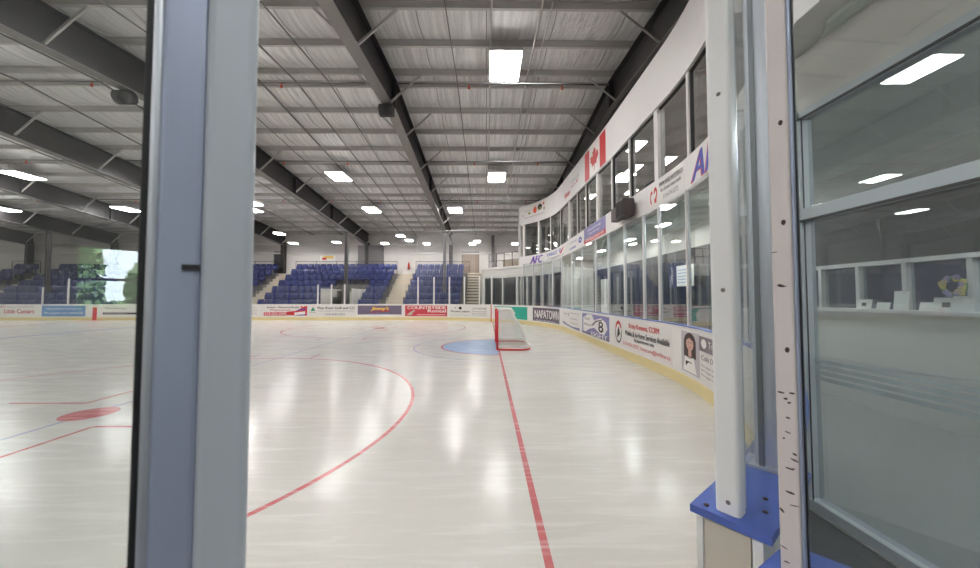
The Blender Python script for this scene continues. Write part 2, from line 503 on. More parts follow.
# roof lining sagging between purlins
BAY = 1.5
pys = []
k = 0
while YC + .35 + BAY * k < NORTH: pys.append(YC + .35 + BAY * k); k += 1
k = 0
while YC - .35 - BAY * k > SOUTH: pys.insert(0, YC - .35 - BAY * k); k += 1
mb = MB(); rows = []
ys = [SOUTH - .2] + pys + [NORTH + .2]
samples = []
for a, b in zip(ys, ys[1:]):
    for i in range(6):
        t = i / 6; y = a + (b - a) * t
        samples.append((y, roof_z(y) - .02 - .15 * sin(pi * t) * min(1, (b - a) / BAY)))
samples.append((ys[-1], roof_z(ys[-1])))
xs = [WEST - .2 + (EAST + .4 - WEST) * i / 40 for i in range(41)]
vs = [(x, y, z) for y, z in samples for x in xs]
fs = [(j * 41 + i, (j + 1) * 41 + i, (j + 1) * 41 + i + 1, j * 41 + i + 1) for j in range(len(samples) - 1) for i in range(40)]
mb.add(vs, fs, True)
for (y0, z0), (y1, z1) in (((SOUTH - .2, roof_z(SOUTH) + .1), (YC, RIDGE + .1)), ((YC, RIDGE + .1), (NORTH + .2, roof_z(NORTH) + .1))):
    mb.add([(WEST - .2, y0, z0), (EAST + .2, y0, z0), (EAST + .2, y1, z1), (WEST - .2, y1, z1), (WEST - .2, y0, z0 + .15), (EAST + .2, y0, z0 + .15), (EAST + .2, y1, z1 + .15), (WEST - .2, y1, z1 + .15)],
           [(0, 1, 2, 3), (4, 7, 6, 5), (0, 4, 5, 1), (2, 6, 7, 3), (0, 3, 7, 4), (1, 5, 6, 2)])
ceiling = struct(mb.build('ceiling', 'foil'), 'silver foil insulated roof lining', 'ceiling')
for y in pys:
    zt = roof_z(y) - .02
    mb = MB()
    mb.box(WEST, EAST, y - .008, y + .008, zt - .19, zt); mb.box(WEST, EAST, y - .008, y + .075, zt - .195, zt - .178); mb.box(WEST, EAST, y - .075, y + .008, zt - .02, zt)
    struct(mb.build('purlin', 'galvanised', ceiling))

# rigid steel frames across the rink
XA = -3.25
FRAMES = [XA + 7.62 * k for k in (1, 0, -1, -2, -3, -4, -5)]
for q, xb in enumerate(FRAMES):
    mb = MB(); fl = MB(); tf = MB()
    for ya, yb in ((SOUTH + .1, YC), (YC, NORTH - .1)):
        def depth(y): return 1.02 if q else .92
        n = 6
        for i in range(n):
            y0, y1 = ya + (yb - ya) * i / n, ya + (yb - ya) * (i + 1) / n
            t0, t1 = roof_z(y0) - .245, roof_z(y1) - .245
            mb.obox((xb - .012, y0, t0 - depth(y0)), (.024, 0, 0), (0, y1 - y0, t1 - t0), (0, 0, depth(y0)))
        t0, t1 = roof_z(ya) - .245, roof_z(yb) - .245
        d = 1.02 if q else .92
        fl.obox((xb - .17, ya, t0 - d - .025), (.34, 0, 0), (0, yb - ya, t1 - t0), (0, 0, .025))
        tf.obox((xb - .17, ya, t0), (.34, 0, 0), (0, yb - ya, t1 - t0), (0, 0, .02))
    for y in (YC - .05, YC + .05 - .02, 3.9, 19.6, 24.3):
        t = roof_z(y) - .25; mb.box(xb - .16, xb + .16, y, y + .02, t - .98 if q else t - .9, t)
    beam = struct(mb.build('roof_beam', 'dark_steel'), 'black steel roof frame crossing over the ice', 'beam')
    struct(fl.build('bottom_flange', 'flange_steel', beam)); struct(tf.build('top_flange', 'dark_steel', beam))
    for y in pys[::2]:
        for sx in (-1, 1):
            d = 1.02 if q else .92
            zb = roof_z(y) - .245 - d + .12
            a = V((xb + sx * .03, y + .03, zb)); b = V((xb + sx * 1.05, y + .03, roof_z(y) - .2))
            dv = (b - a).normalized(); up = V((0, 1, 0)); w = dv.cross(up)
            if b.x > 5.5: continue
            struct(MB().obox(a - w * .03, b - a, up * .012, w * .06).obox(a - w * .03, b - a, up * .05, w * .01).build('brace', 'galvanised', beam))
    if q in (1, 2, 3, 4, 5, 6):
        yc_ = 27.2; zt = roof_z(yc_) - .245 - 1.02 - .02
        col = MB().box(xb - .1, xb + .1, yc_ - .012, yc_ + .012, 0, zt).box(xb - .11, xb - .09, yc_ - .12, yc_ + .12, 0, zt).box(xb + .09, xb + .11, yc_ - .12, yc_ + .12, 0, zt)
        struct(col.build('column', 'grey_steel', beam))
    zt = roof_z(NORTH) - 1.2
    struct(MB().box(xb - .15, xb + .15, NORTH - .55, NORTH - .1, 3.7 if xb < 0 else 0, zt + .2).build('wall_column', 'dark_steel', beam))

# outer walls
def gable(y0, y1, z0=-.06, name='wall', m='wall_panel'):
    pass
struct(MB().box(WEST, EAST, NORTH, NORTH + .2, -.06, 5.6).build('wall_far', 'wall_panel'), 'pale metal wall behind the seats', 'wall')
struct(MB().box(WEST, EAST, NORTH, NORTH + .2, 5.6, 8.2).build('trim_1', 'wall_upper'))
g = MB()
for z in (5.55, 6.4): g.box(WEST, EAST, NORTH - .12, NORTH, z, z + .14)
struct(g.build('trim_2', 'galvanised'))
struct(MB().box(WEST - .2, WEST, SOUTH, NORTH, -.06, 9.6).build('wall_left', 'wall_panel'))
struct(MB().box(EAST, EAST + .2, SOUTH, NORTH, -.06, 9.6).build('wall_right', 'slate_wall'))
# wall behind the camera with one window onto trees
WB = (.33, 1.95, 1.40, 2.50)
mb = MB(); y0, y1 = SOUTH - .2, SOUTH
mb.box(WEST, WB[0], y0, y1, -.06, 8.3).box(WB[1], EAST, y0, y1, -.06, 8.3).box(WB[0], WB[1], y0, y1, -.06, WB[2]).box(WB[0], WB[1], y0, y1, WB[3], 8.3)
struct(mb.build('wall_back', 'wall_panel'))
mb = MB()
for x in (WB[0], WB[1] - .04): mb.box(x, x + .04, y0 + .05, y1 - .02, WB[2], WB[3])
for z in (WB[2], 1.92, WB[3] - .04): mb.box(WB[0], WB[1], y0 + .05, y1 - .02, z, z + .04)
w = struct(mb.build('window_1', 'white_paint'), 'small window behind the camera onto trees', 'window')
struct(MB().box(WB[0] + .04, WB[1] - .04, y0 + .1, y0 + .106, WB[2], WB[3]).build('pane', 'rink_glass', w))

# dark strip of wall between lounge front and the frame above it
mb = MB(); mb.box(WX + .5, WX + .6, -3, 22.2, ZT - .2, 8.4)
struct(mb.build('wall_gable', 'dark_wall'))

# ------------------------------------------------------------------ glazed lounge wall over the end boards
def wall_strip(name, z0, z1, d0=0, d1=None, m='white_paint'):
    mb = MB(); sweep(mb, WALL, d0, d1 if d1 is not None else WALL.L, rect(0, .22, z0, z1)); return mb.build(name, m)
wall_low = struct(wall_strip('wall_lounge_band', ZB, ZW0), 'white curved band below the lounge windows', 'wall')
wall_top = struct(wall_strip('wall_lounge_top', ZW1, ZT), 'white curved wall above the lounge windows', 'wall')
mull = [690.5, 658, 630.5, 612.5, 597.5, 586, 577.3, 569, 560.5, 550.5, 538.5, 523.5]
ms = [wall_px(p) for p in mull]
d = ms[0]
while d > WALL_ARC + 1.5: d -= 1.4; ms.insert(0, d)
first = len(ms) - len(mull)
wide = {658, 597.5, 569, 538.5}
for i, d in enumerate(ms):
    w_ = .09 if (i >= first and mull[i - first] in wide) else .045
    if i == len(ms) - 1: w_ = .1
    mb = MB(); sweep(mb, WALL, max(d - w_, 0), min(d + w_, WALL.L), rect(.03, .2, ZW0, ZW1))
    struct(mb.build('mullion', 'white_paint', wall_top))
mb = MB(); sweep(mb, WALL, 0, ms[0], rect(0, .22, ZW0, ZW1)); struct(mb.build('wall_lounge_pier', 'white_paint', wall_top))
for i, (a, b) in enumerate(zip(ms, ms[1:])):
    mb = MB()
    for lo, hi in ((ZW0, ZW0 + .035), (ZW1 - .035, ZW1)): sweep(mb, WALL, a + .045, b - .045, rect(.06, .12, lo, hi))
    for s0 in (a + .045, b - .08): sweep(mb, WALL, s0, s0 + .035, rect(.06, .12, ZW0 + .035, ZW1 - .035))
    win = struct(mb.build('window_%d' % (i + 2), 'dark_steel'))
    g = MB(); sweep(g, WALL, a + .08, b - .08, rect(.085, .095, ZW0 + .03, ZW1 - .03)); struct(g.build('pane', 'lounge_glass', win))
LX1 = 9.3
inner = [WALL.xyz(d, .2, 0) for d in WALL.span(0, WALL.L)]
plan = [(p.x, p.y) for p in inner] + [(LX1, inner[-1].y), (LX1, -3.0)]
struct(MB().slab(plan, ZB, ZB + .25).build('floor_lounge', 'lounge_floor'))
soff = MB().slab(plan, ZB - .04, ZB - .002); struct(soff.build('ceiling_lobby', 'lobby_ceiling'))
struct(MB().slab(plan, 6.9, 7.0).build('ceiling_lounge', 'lounge_wall'))
struct(MB().box(LX1 - .1, LX1, -3, inner[-1].y, ZB + .25, 6.95).build('wall_lounge_back', 'lounge_wall'))
e = inner[-1]
mb = MB(); ye = e.y
mb.box(e.x - .2, LX1, ye - .02, ye + .15, ZB - .04, ZW0).box(e.x - .2, LX1, ye - .02, ye + .15, ZW1 + .46, ZT + .5)
for x in (e.x - .22, e.x + 1.6, e.x + 3.4, LX1 - .3): mb.box(x, x + .16, ye - .02, ye + .15, ZW0, ZW1 + .46)
struct(mb.build('wall_lounge_end', 'white_paint'))
mb = MB().box(e.x, LX1, ye + .05, ye + .06, ZW0, ZW1 + .46); struct(mb.build('window_60', 'lounge_glass'))
struct(MB().box(2.45, LX1, -3.1, -3.0, -.06, 7.0).build('wall_lounge_side', 'lobby_wall'))
for i, (x, y) in enumerate(((5.2, 11.9), (6.0, 14.0), (6.9, 13.2), (6.9, 8.6), (5.4, 18.0), (7.2, 17.2), (5.4, 6.4))):
    t = empty('troffer_light', (x, y, 6.9), 'square ceiling light inside the lounge, %s from the camera' % ORD[[3, 5, 4, 2, 7, 6, 1][i]], 'ceiling light', 'lounge ceiling lights')
    mb = MB()
    for a0, a1, b0, b1 in ((-.47, -.43, -.24, .24), (.43, .47, -.24, .24), (-.43, .43, -.24, -.20), (-.43, .43, .20, .24)): mb.box(b0, b1, a0, a1, -.06, 0)
    mb.build('frame', 'white_paint', t)
    MB().box(-.20, .20, -.43, .43, -.045, -.02).build('diffuser', 'lamp_lounge', t)

# lounge furniture near the glass
def chair(x, y, rz, label):
    t = empty('lounge_chair', (x, y, ZB + .25), label, 'chair', 'dark chairs behind the lounge windows'); t.rotation_euler = (0, 0, rz)
    MB().bevbox((0, 0, .45), (1, 0, 0), (0, 1, 0), (0, 0, 1), .24, .24, .05, .06).build('seat', 'navy', t)
    MB().bevbox((0, .25, .82), (1, 0, 0), (0, 0, 1), (0, 1, 0), .24, .34, .04, .1).build('backrest', 'navy', t)
    for sx in (-1, 1):
        for sy in (-1, 1): MB().tube([(sx * .2, sy * .2, .4), (sx * .22, sy * .22, 0)], .015, 6).build('leg', 'dark_steel', t)
for i, d in enumerate((ms[first] + .7, ms[first + 1] + .6, ms[first + 2] + .7, ms[first + 4] + .6, ms[first + 5] + .7, ms[first + 6] + .6)):
    p = WALL.xyz(d, .8, 0)
    chair(p.x, p.y, -pi / 2 + .3 * (i % 3 - 1), 'dark blue lounge chair behind the upper windows, %s from the near end' % ORD[i + 1])
p = WALL.xyz(wall_px(645), 1.5, ZB + .25)
t = empty('gift_box', p, 'box with rainbow coloured stripes standing inside the lounge window', 'box')
for k, mm in enumerate(('navy', 'rainbow_green', 'rainbow_yellow', 'rainbow_orange', 'rainbow_violet')):
    MB().box(-.25, .25, -.4, .4, .0 + (.5 + .14 * (k - 1) if k else 0), .5 + .14 * k).build('stripe', mm, t)
p = WALL.xyz(wall_px(668), 1.7, ZB + .25)
t = empty('tilted_board', p, 'dark blue framed board tilted inside the lounge near the white pillar', 'board')
MB().tube([(0, 0, 0), (0, 0, .9)], .02, 8).build('stand', 'dark_steel', t)
MB().obox((-.02, -.35, .75), (.04, 0, 0), (0, .6, .2), (0, -.12, .5)).build('face', 'navy', t)

# ------------------------------------------------------------------ signs on a path
def font_mesh(text, shear=0.0):
    cu = bpy.data.curves.new('lettering', 'FONT'); cu.body = text; cu.resolution_u = 3; cu.shear = shear
    cu.align_x = 'LEFT'
    o = bpy.data.objects.new('tmp', cu); COL.objects.link(o)
    dg = bpy.context.evaluated_depsgraph_get(); dg.update()
    me = bpy.data.meshes.new_from_object(o.evaluated_get(dg))
    vs = [tuple(v.co) for v in me.vertices]; fs = [tuple(p.vertices) for p in me.polygons]
    bpy.data.objects.remove(o); bpy.data.curves.remove(cu); bpy.data.meshes.remove(me)
    x0 = min(v[0] for v in vs); x1 = max(v[0] for v in vs); y0 = min(v[1] for v in vs); y1 = max(v[1] for v in vs)
    return [((v[0] - x0) / (x1 - x0), (v[1] - y0) / (y1 - y0)) for v in vs], fs

class Sign:
    """flat printed panel fixed to a wall path; u runs left to right for a reader, v upward, both 0..1"""
    def __init__(s, path, da, db, z0, z1, out, name, m, label, cat='sign', group=None, th=.004):
        s.path, s.da, s.db, s.z0, s.z1, s.out = path, da, db, z0, z1, out
        mb = MB()
        sweep(mb, path, db, da, rect(out - th, out - .0005, z0, z1))
        mid = path.xyz((da + db) / 2, out, z0)
        s.th = th; s.layer = 0
        s.o = tag(mb.build(name, m, loc=mid), label, cat, group)
        s.mid = mid
    def P(s, u, v, lift):
        return s.path.xyz(s.da + (s.db - s.da) * u, s.out - s.th - lift, s.z0 + (s.z1 - s.z0) * v) - s.mid
    def put(s, mb, name, m):
        o = mb.build(name, m, s.o); return o
    def lift(s): s.layer += 1; return .0015 + .0012 * s.layer
    def text(s, t, u0, u1, v0, v1, m, shear=0, name='lettering', bold=0, slope=0):
        vs, fs = font_mesh(t, shear); l = s.lift(); mb = MB()
        for k in range(0):
            mb.add([s.P(u0 + (u1 - u0) * x + k * bold, v0 + (v1 - v0) * y + slope * x, l) for x, y in vs], fs)
        def cp(k, pts): return [s.P(u0 + (u1 - u0) * x + k * bold, v0 + (v1 - v0) * y + slope * x, l) for x, y in pts]
        reps = 2 if bold else 1
        if len(t.replace(' ', '')) > 6:
            for k in range(reps): mb.add(cp(k, vs), fs)
            return s.put(mb, name, m)
        # short bold words: every letter is a part of its own
        root = list(range(len(vs)))
        def top(i):
            while root[i] != i: i = root[i]
            return i
        for f in fs:
            for i in f[1:]: root[top(i)] = top(f[0])
        isl = {}
        for f in fs: isl.setdefault(top(f[0]), []).append(f)
        for ff in isl.values():
            ids = sorted({i for f in ff for i in f}); ix = {i: n for n, i in enumerate(ids)}; mb = MB()
            for k in range(reps): mb.add(cp(k, [vs[i] for i in ids]), [tuple(ix[i] for i in f) for f in ff])
            s.put(mb, 'letter', m)
    def shape(s, pts, m, name='graphic'):
        l = s.lift(); mb = MB()
        tris = tessellate_polygon([[V((x, y, 0)) for x, y in pts]])
        mb.add([s.P(x, y, l) for x, y in pts], [tuple(t) for t in tris]); return s.put(mb, name, m)
    def box(s, u0, u1, v0, v1, m, name='graphic'):
        n = max(2, int(abs(s.da - s.db) * abs(u1 - u0) / .2) + 2); l = s.lift(); mb = MB()
        vs = [s.P(u0 + (u1 - u0) * i / n, v, l) for i in range(n + 1) for v in (v0, v1)]
        mb.add(vs, [(2 * i, 2 * i + 2, 2 * i + 3, 2 * i + 1) for i in range(n)]); return s.put(mb, name, m)
    def disc(s, u, v, ru, rv, m, name='graphic', inner=0.0, a0=0, a1=360):
        l = s.lift(); mb = MB(); n = 28
        vs = []
        for i in range(n + 1):
            a = radians(a0 + (a1 - a0) * i / n)
            vs += [s.P(u + ru * inner * cos(a), v + rv * inner * sin(a), l), s.P(u + ru * cos(a), v + rv * sin(a), l)]
        mb.add(vs, [(2 * i, 2 * i + 1, 2 * i + 3, 2 * i + 2) for i in range(n)]); return s.put(mb, name, m)

def board_sign(px0, px1, m, label, z0=.27, z1=1.02, a=None, b=None):
    da = a if a is not None else rink_px(px0); db = b if b is not None else rink_px(px1)
    return Sign(RINK, da, db, z0, z1, 0.0, 'advertising_panel', m, label, 'advertisement', 'advertising panels along the rink boards')

far = lambda px: S_FAR + (CX - (px - X0) / F * YFAR)      # far straight boards
s = board_sign(0, 0, 'panel_white', 'white advertisement with red emblem and red lettering, on the far boards behind the side pane', a=far(-1), b=far(42))
s.text('Little Caesars', .30, .98, .28, .68, 'ink_red', bold=.006); s.disc(.09, .48, .06, .2, 'ink_red', inner=.75); s.box(.16, .19, .3, .62, 'ink_grey')
s.text('HOT-N-READY', .03, .34, .80, .93, 'ink_red'); s.text('Carry Out Pizza Pizza Pizza Pizza', .37, .98, .80, .93, 'ink_grey')
s = board_sign(0, 0, 'panel_blue', 'light blue advertisement with two lines of white lettering on the far boards', a=far(48.5), b=far(91))
s.text('Agriculture Solutions', .1, .9, .58, .82, 'ink_white'); s.text('We support our community', .05, .95, .16, .44, 'ink_white')
s = board_sign(0, 0, 'panel_white', 'white advertisement with a black bar, beside the red centre line mark', a=far(106), b=far(148))
s.text('Physiotherapy', .1, .6, .62, .86, 'ink_grey'); s.box(.05, .9, .18, .36, 'ink_black'); s.text('Sports medicine', .1, .6, .22, .33, 'ink_white')
s = board_sign(0, 0, 'panel_white', 'white advertisement with small grey lettering, half behind the grey gate post', a=far(222), b=far(260))
for k in range(3): s.text('Sports and Family Medicine', .45, .97, .2 + .25 * k, .32 + .25 * k, 'ink_grey')
s = board_sign(0, 0, 'panel_white', 'white advertisement with a red and blue swoosh and a red telephone bar', a=far(263), b=far(309))
s.text('Sutton - Diamond Realty', .12, .82, .72, .92, 'ink_black', bold=.004); s.text('Wayne Jewell', .18, .62, .48, .66, 'ink_red', bold=.004)
s.box(.06, .55, .06, .38, 'panel_red'); s.text('519-352-2009', .08, .54, .11, .34, 'ink_white')
s.shape([(.55, .1), (.55, .42), (.75, .5), (.94, .95), (.99, .95), (.99, .06)], 'ink_red'); s.shape([(.72, .12), (.72, .36), (.95, .46), (.95, .18)], 'ink_white')
s.shape([(.74, .5), (.8, .62), (.95, .74), (.95, .6)], 'ink_blue'); s.shape([(.74, .08), (.95, .2), (.95, .1), (.85, .05)], 'ink_blue'); s.disc(.87, .88, .025, .09, 'ink_orange')
s = board_sign(0, 0, 'panel_white', 'white golf club advertisement with a green triangle logo and black lettering', a=far(310.5), b=far(357))
s.shape([(.03, .5), (.13, .5), (.08, .88)], 'ink_green'); s.text('Pine Knot Golf and CC', .18, .97, .66, .90, 'ink_black', bold=.004)
s.text('RESTAURANT', .01, .15, .30, .42, 'ink_grey'); s.text('Public Welcome - Memberships Available', .2, .95, .42, .54, 'ink_grey'); s.text('519-268-3352', .34, .76, .1, .26, 'ink_grey', bold=.003)
s = board_sign(0, 0, 'panel_grey_purple', 'grey purple advertisement with slanted yellow lettering over a red stroke', a=far(358.5), b=far(402))
s.box(0, 1, 0, .16, 'panel_white'); s.text("Jimmy's", .30, .71, .44, .86, 'ink_red', shear=.35, bold=.01); s.text("Jimmy's", .295, .70, .48, .90, 'ink_yellow', shear=.35, bold=.012)
s.shape([(.28, .36), (.72, .52), (.74, .46), (.3, .3)], 'ink_red'); s.text('SPORTS BAR', .28, .72, .18, .32, 'panel_blue')
s = board_sign(0, 0, 'panel_red', 'red advertisement with white capitals and a pale diagonal shape', a=far(405.5), b=far(448))
s.text('COUNTRYSIDE', .05, .96, .66, .95, 'ink_white', bold=.008); s.text('Rental', .53, .96, .36, .64, 'ink_white', bold=.01); s.box(.28, .96, .12, .16, 'ink_white')
s.shape([(.03, .1), (.12, .4), (.2, .58), (.24, .5), (.18, .34), (.16, .1)], 'stair_pale')
s = board_sign(450, 487.5, 'panel_white', 'white lawyers advertisement with a round black logo, beside the red goal line mark')
s.disc(.27, .78, .04, .14, 'ink_black'); s.disc(.14, .82, .012, .05, 'ink_black'); s.text('Parsons Lawyers', .03, .52, .34, .58, 'ink_black', bold=.003); s.text('519-245-5148', .6, .96, .68, .84, 'ink_black')
for k in range(3): s.text('barristers and solicitors', .58, .98, .14 + .16 * k, .24 + .16 * k, 'ink_grey')
s.text('Real Estate - Wills - Corporate', .02, .5, .1, .2, 'ink_grey')
s = board_sign(494.5, 527.5, 'panel_white', 'white and teal advertisement on the corner boards behind the goal net')
s.box(0, 1, .93, 1, 'ink_teal'); s.shape([(.5, .93), (.62, .5), (.55, .0), (1, 0), (1, .93)], 'ink_teal'); s.shape([(.55, .62), (.64, .52), (.86, .5), (.86, .68), (.66, .66)], 'ink_orange')
s.disc(.93, .68, .04, .12, 'ink_white'); s.disc(.93, .28, .05, .14, 'ink_purple')
s = board_sign(533, 559.5, 'panel_dark_purple', 'dark purple advertisement with bold white capital lettering')
s.text('NAPATOWN', .06, .96, .24, .84, 'ink_white', bold=.006); s.box(0, 1, 0, .13, 'panel_grey_purple'); s.text('family dental care', .1, .8, .02, .11, 'ink_white')
s = board_sign(562, 580, 'panel_white', 'white advertisement with a thin purple swoosh along its foot')
s.shape([(.05, .3), (.3, .16), (.6, .1), (.98, .14), (.98, -.0), (.6, .02), (.3, .07), (.05, .16)], 'ink_purple')
s.text('VJ', .1, .4, .66, .84, 'ink_grey'); s.text('Financial Group', .45, .95, .82, .92, 'ink_grey'); s.text('2 locations', .5, .85, .52, .62, 'ink_grey'); s.text('519-682-1212', .5, .92, .28, .36, 'ink_grey')
s = board_sign(582.5, 609.5, 'ink_purple', 'purple advertisement with white wave and a black eight in a white circle')
s.shape([(.05, .1), (.05, .8), (.25, .98), (.42, .98), (.5, .75), (.75, .9), (.9, .75), (.95, .5), (.85, .2), (.7, .22), (.5, .4), (.3, .28), (.15, .1)], 'ink_white')
s.disc(.74, .54, .14, .27, 'ink_white'); s.disc(.74, .62, .075, .13, 'ink_black', inner=.45); s.disc(.74, .42, .085, .14, 'ink_black', inner=.45)
s.shape([(.4, .5), (.55, .74), (.8, .86), (.78, .8), (.58, .68), (.46, .48)], 'ink_grey'); s.text('Rack', .12, .34, .7, .85, 'ink_grey'); s.text('Billiards', .1, .4, .42, .55, 'ink_grey'); s.box(0, 1, 0, .1, 'panel_grey_purple')
s.text('EIGHT', .4, .95, .02, .2, 'ink_white', bold=.01)
s = board_sign(614, 672.5, 'panel_white', 'large white advertisement with a red ring emblem and red name lettering')
s.disc(.115, .52, .075, .42, 'ink_red', inner=.72, a0=25, a1=160); s.disc(.115, .52, .075, .42, 'ink_grey', inner=.8, a0=165, a1=375); s.shape([(.085, .3), (.1, .6), (.13, .75), (.14, .55), (.165, .4), (.14, .45), (.12, .36)], 'ink_black')
s.text('Kristy Kenness, CCRM', .34, .83, .70, .92, 'ink_red', bold=.004); s.text('Mobile & In-Home Services Available', .27, .97, .48, .66, 'ink_black', bold=.002)
s.text('by appointment only', .44, .76, .30, .44, 'ink_black', bold=.002); s.text('519-350-3372  footcare@online.ca', .22, .98, .08, .24, 'ink_red')
s = board_sign(682, 734, 'panel_white', 'white advertisement with a portrait photo of a long haired person and a grey purple header')
s.box(0, .35, .02, 1, 'portrait_back', 'portrait_photo')
s.disc(.165, .74, .115, .24, 'hair_brown', 'portrait_hair'); s.box(.05, .28, .40, .74, 'hair_brown', 'portrait_hair'); s.disc(.165, .72, .07, .16, 'skin', 'portrait_face'); s.box(.135, .195, .42, .58, 'skin', 'portrait_neck')
for e_ in (.14, .19): s.disc(e_, .75, .011, .012, 'ink_black', 'portrait_eye')
s.box(.148, .182, .63, .645, 'ink_red', 'portrait_mouth'); s.shape([(.095, .86), (.165, .90), (.235, .86), (.225, .80), (.165, .865), (.105, .80)], 'hair_brown', 'portrait_hair')
s.shape([(.04, .06), (.08, .42), (.16, .36), (.24, .42), (.3, .06)], 'ink_white', 'portrait_shirt'); s.box(.09, .2, .1, .3, 'ink_black', 'portrait_phone')
s.box(.36, 1, .66, .98, 'panel_plum', 'header'); s.disc(.45, .83, .05, .1, 'ink_white'); s.text('Trust', .54, .72, .76, .9, 'ink_white'); s.text('Cole DeGasty', .4, .85, .44, .58, 'ink_grey', bold=.003)
for k in range(3): s.text('Mortgage agent level one', .4, .9, .12 + .1 * k, .18 + .1 * k, 'ink_grey')
for k, (a_, lab) in enumerate(((far(98), 'red centre line mark on the far boards'), )):
    mb = MB(); sweep(mb, RINK, a_ - .3, a_, rect(-.006, -.0005, .22, .9)); sweep(mb, RINK, a_ - .3, a_, rect(-.016, -.0125, 0, .219)); tag(mb.build('line_mark', 'ink_red'), lab, 'board marking')
dg_ = rink_px(491.3); mb = MB(); sweep(mb, RINK, dg_ - .035, dg_ + .035, rect(-.006, -.0005, .22, 1.08)); sweep(mb, RINK, dg_ - .035, dg_ + .035, rect(-.016, -.0125, 0, .219)); tag(mb.build('line_mark', 'ink_red'), 'thin red goal line mark running up the far boards', 'board marking')

def wall_sign(px0, px1, z0, z1, m, label, name='wall_sign', group=None, out=0.0):
    return Sign(WALL, wall_px(px0), wall_px(px1), z0, z1, out, name, m, label, 'sign', group)
BG = 'signs on the white band under the lounge windows'
s = wall_sign(530, 543, 3.72, 4.24, 'white_paint', 'white sign with three blue slanted letters at the far end of the band', group=BG)
s.text('AFC', .0, .96, .06, .94, 'ink_red', shear=.3, bold=.03); s.text('AFC', .03, .98, .08, .96, 'ink_blue', shear=.3, bold=.04)
s = wall_sign(545.5, 567, 3.74, 4.26, 'panel_white', 'white sign with blue lettering and small red mark, second from far end', group=BG)
s.text('TARGET', .05, .48, .5, .86, 'ink_blue', bold=.008); s.disc(.64, .68, .06, .18, 'ink_blue', inner=.5); s.shape([(.6, .3), (.7, .55), (.82, .85), (.86, .75), (.72, .3)], 'ink_red'); s.box(.08, .6, .2, .26, 'ink_grey'); s.box(.2, .9, .08, .12, 'ink_grey')
s = wall_sign(569.5, 584.5, 3.72, 4.28, 'panel_white', 'white sign with small blue lettering and a violet emblem', group=BG)
s.text('LAWNS', .06, .5, .12, .3, 'ink_blue', bold=.01); s.text('Garden', .08, .6, .6, .8, 'ink_purple'); s.disc(.8, .5, .1, .22, 'ink_blue', inner=.4)
s = wall_sign(585, 607, 3.72, 4.3, 'ink_purple', 'grey purple sign with a red stripe across its foot', group=BG)
s.box(.0, 1, 0, .26, 'ink_red'); s.text('Western', .08, .92, .05, .3, 'ink_white', shear=.2); s.text('Heating', .2, .8, .66, .82, 'ink_white'); s.text('Plumbing', .25, .75, .42, .56, 'ink_white')
s = wall_sign(650.5, 688, 3.74, 4.28, 'panel_white', 'white framed sign with red curled emblem and two lines of dark lettering', group=BG)
s.disc(.12, .4, .05, .3, 'ink_red', inner=.5, a0=60, a1=260); s.disc(.23, .5, .05, .28, 'ink_red', inner=.45, a0=-100, a1=170); s.box(.2, .26, .12, .3, 'ink_red')
s.text('WWW.WINDOWSYSTEMS.CA', .34, .97, .66, .84, 'ink_black', bold=.002); s.text('for all your home needs', .38, .92, .38, .58, 'ink_black', bold=.002); s.text('519-674-5272', .45, .85, .1, .28, 'ink_grey')
s = wall_sign(694.5, 735, 3.72, 4.26, 'white_paint', 'white sign with large blue slanted letters outlined in red beside the near pale post', group=BG)
s.text('AFC', .0, .97, .03, .94, 'ink_red', shear=.3, bold=.02); s.text('AFC', .03, .98, .06, .96, 'ink_blue', shear=.3, bold=.022)
s = wall_sign(522.8, 546.5, 6.36, 7.08, 'panel_white', 'white panel of small coloured emblems at the far end of the upper wall')
s.text('Skating', .1, .3, .55, .66, 'ink_grey'); s.disc(.27, .35, .05, .1, 'ink_olive'); s.disc(.5, .5, .075, .28, 'ink_orange'); s.box(.49, .52, .78, .86, 'ink_black')
s.disc(.72, .62, .1, .26, 'ink_black'); s.disc(.72, .52, .06, .14, 'ink_olive'); s.disc(.9, .8, .035, .12, 'ink_red'); s.disc(.92, .36, .03, .16, 'ink_olive'); s.disc(.04, .25, .02, .06, 'ink_red'); s.box(.05, .95, .0, .03, 'ink_grey')
s = wall_sign(565.5, 580.5, 6.2, 6.95, 'white_paint', 'small red and grey lettering on the upper wall beside the flag')
s.text('Winter', .0, .42, .0, .34, 'ink_red', slope=.04, bold=.02); s.text('community centre', .5, 1, .52, .70, 'ink_grey'); s.text('of', .5, .98, .28, .44, 'ink_red')
s = wall_sign(586.5, 608, 6.02, 7.12, 'ink_white', 'red and white national flag with a maple leaf, fixed to the upper wall', 'flag')
s.o['category'] = 'flag'
s.box(0, .25, 0, 1, 'ink_red', 'red_bar'); s.box(.75, 1, 0, 1, 'ink_red', 'red_bar')
hl = [(.02, -.5), (.035, -.24), (.28, -.28), (.235, -.19), (.49, .02), (.42, .06), (.46, .20), (.33, .18), (.295, .25), (.16, .11), (.21, .36), (.12, .32), (0, .5)]
lf = hl + [(-x, y) for x, y in hl[-2::-1]]
s.shape([(.5 + x * .42, .5 + y * .78) for x, y in lf], 'ink_red', 'maple_leaf')

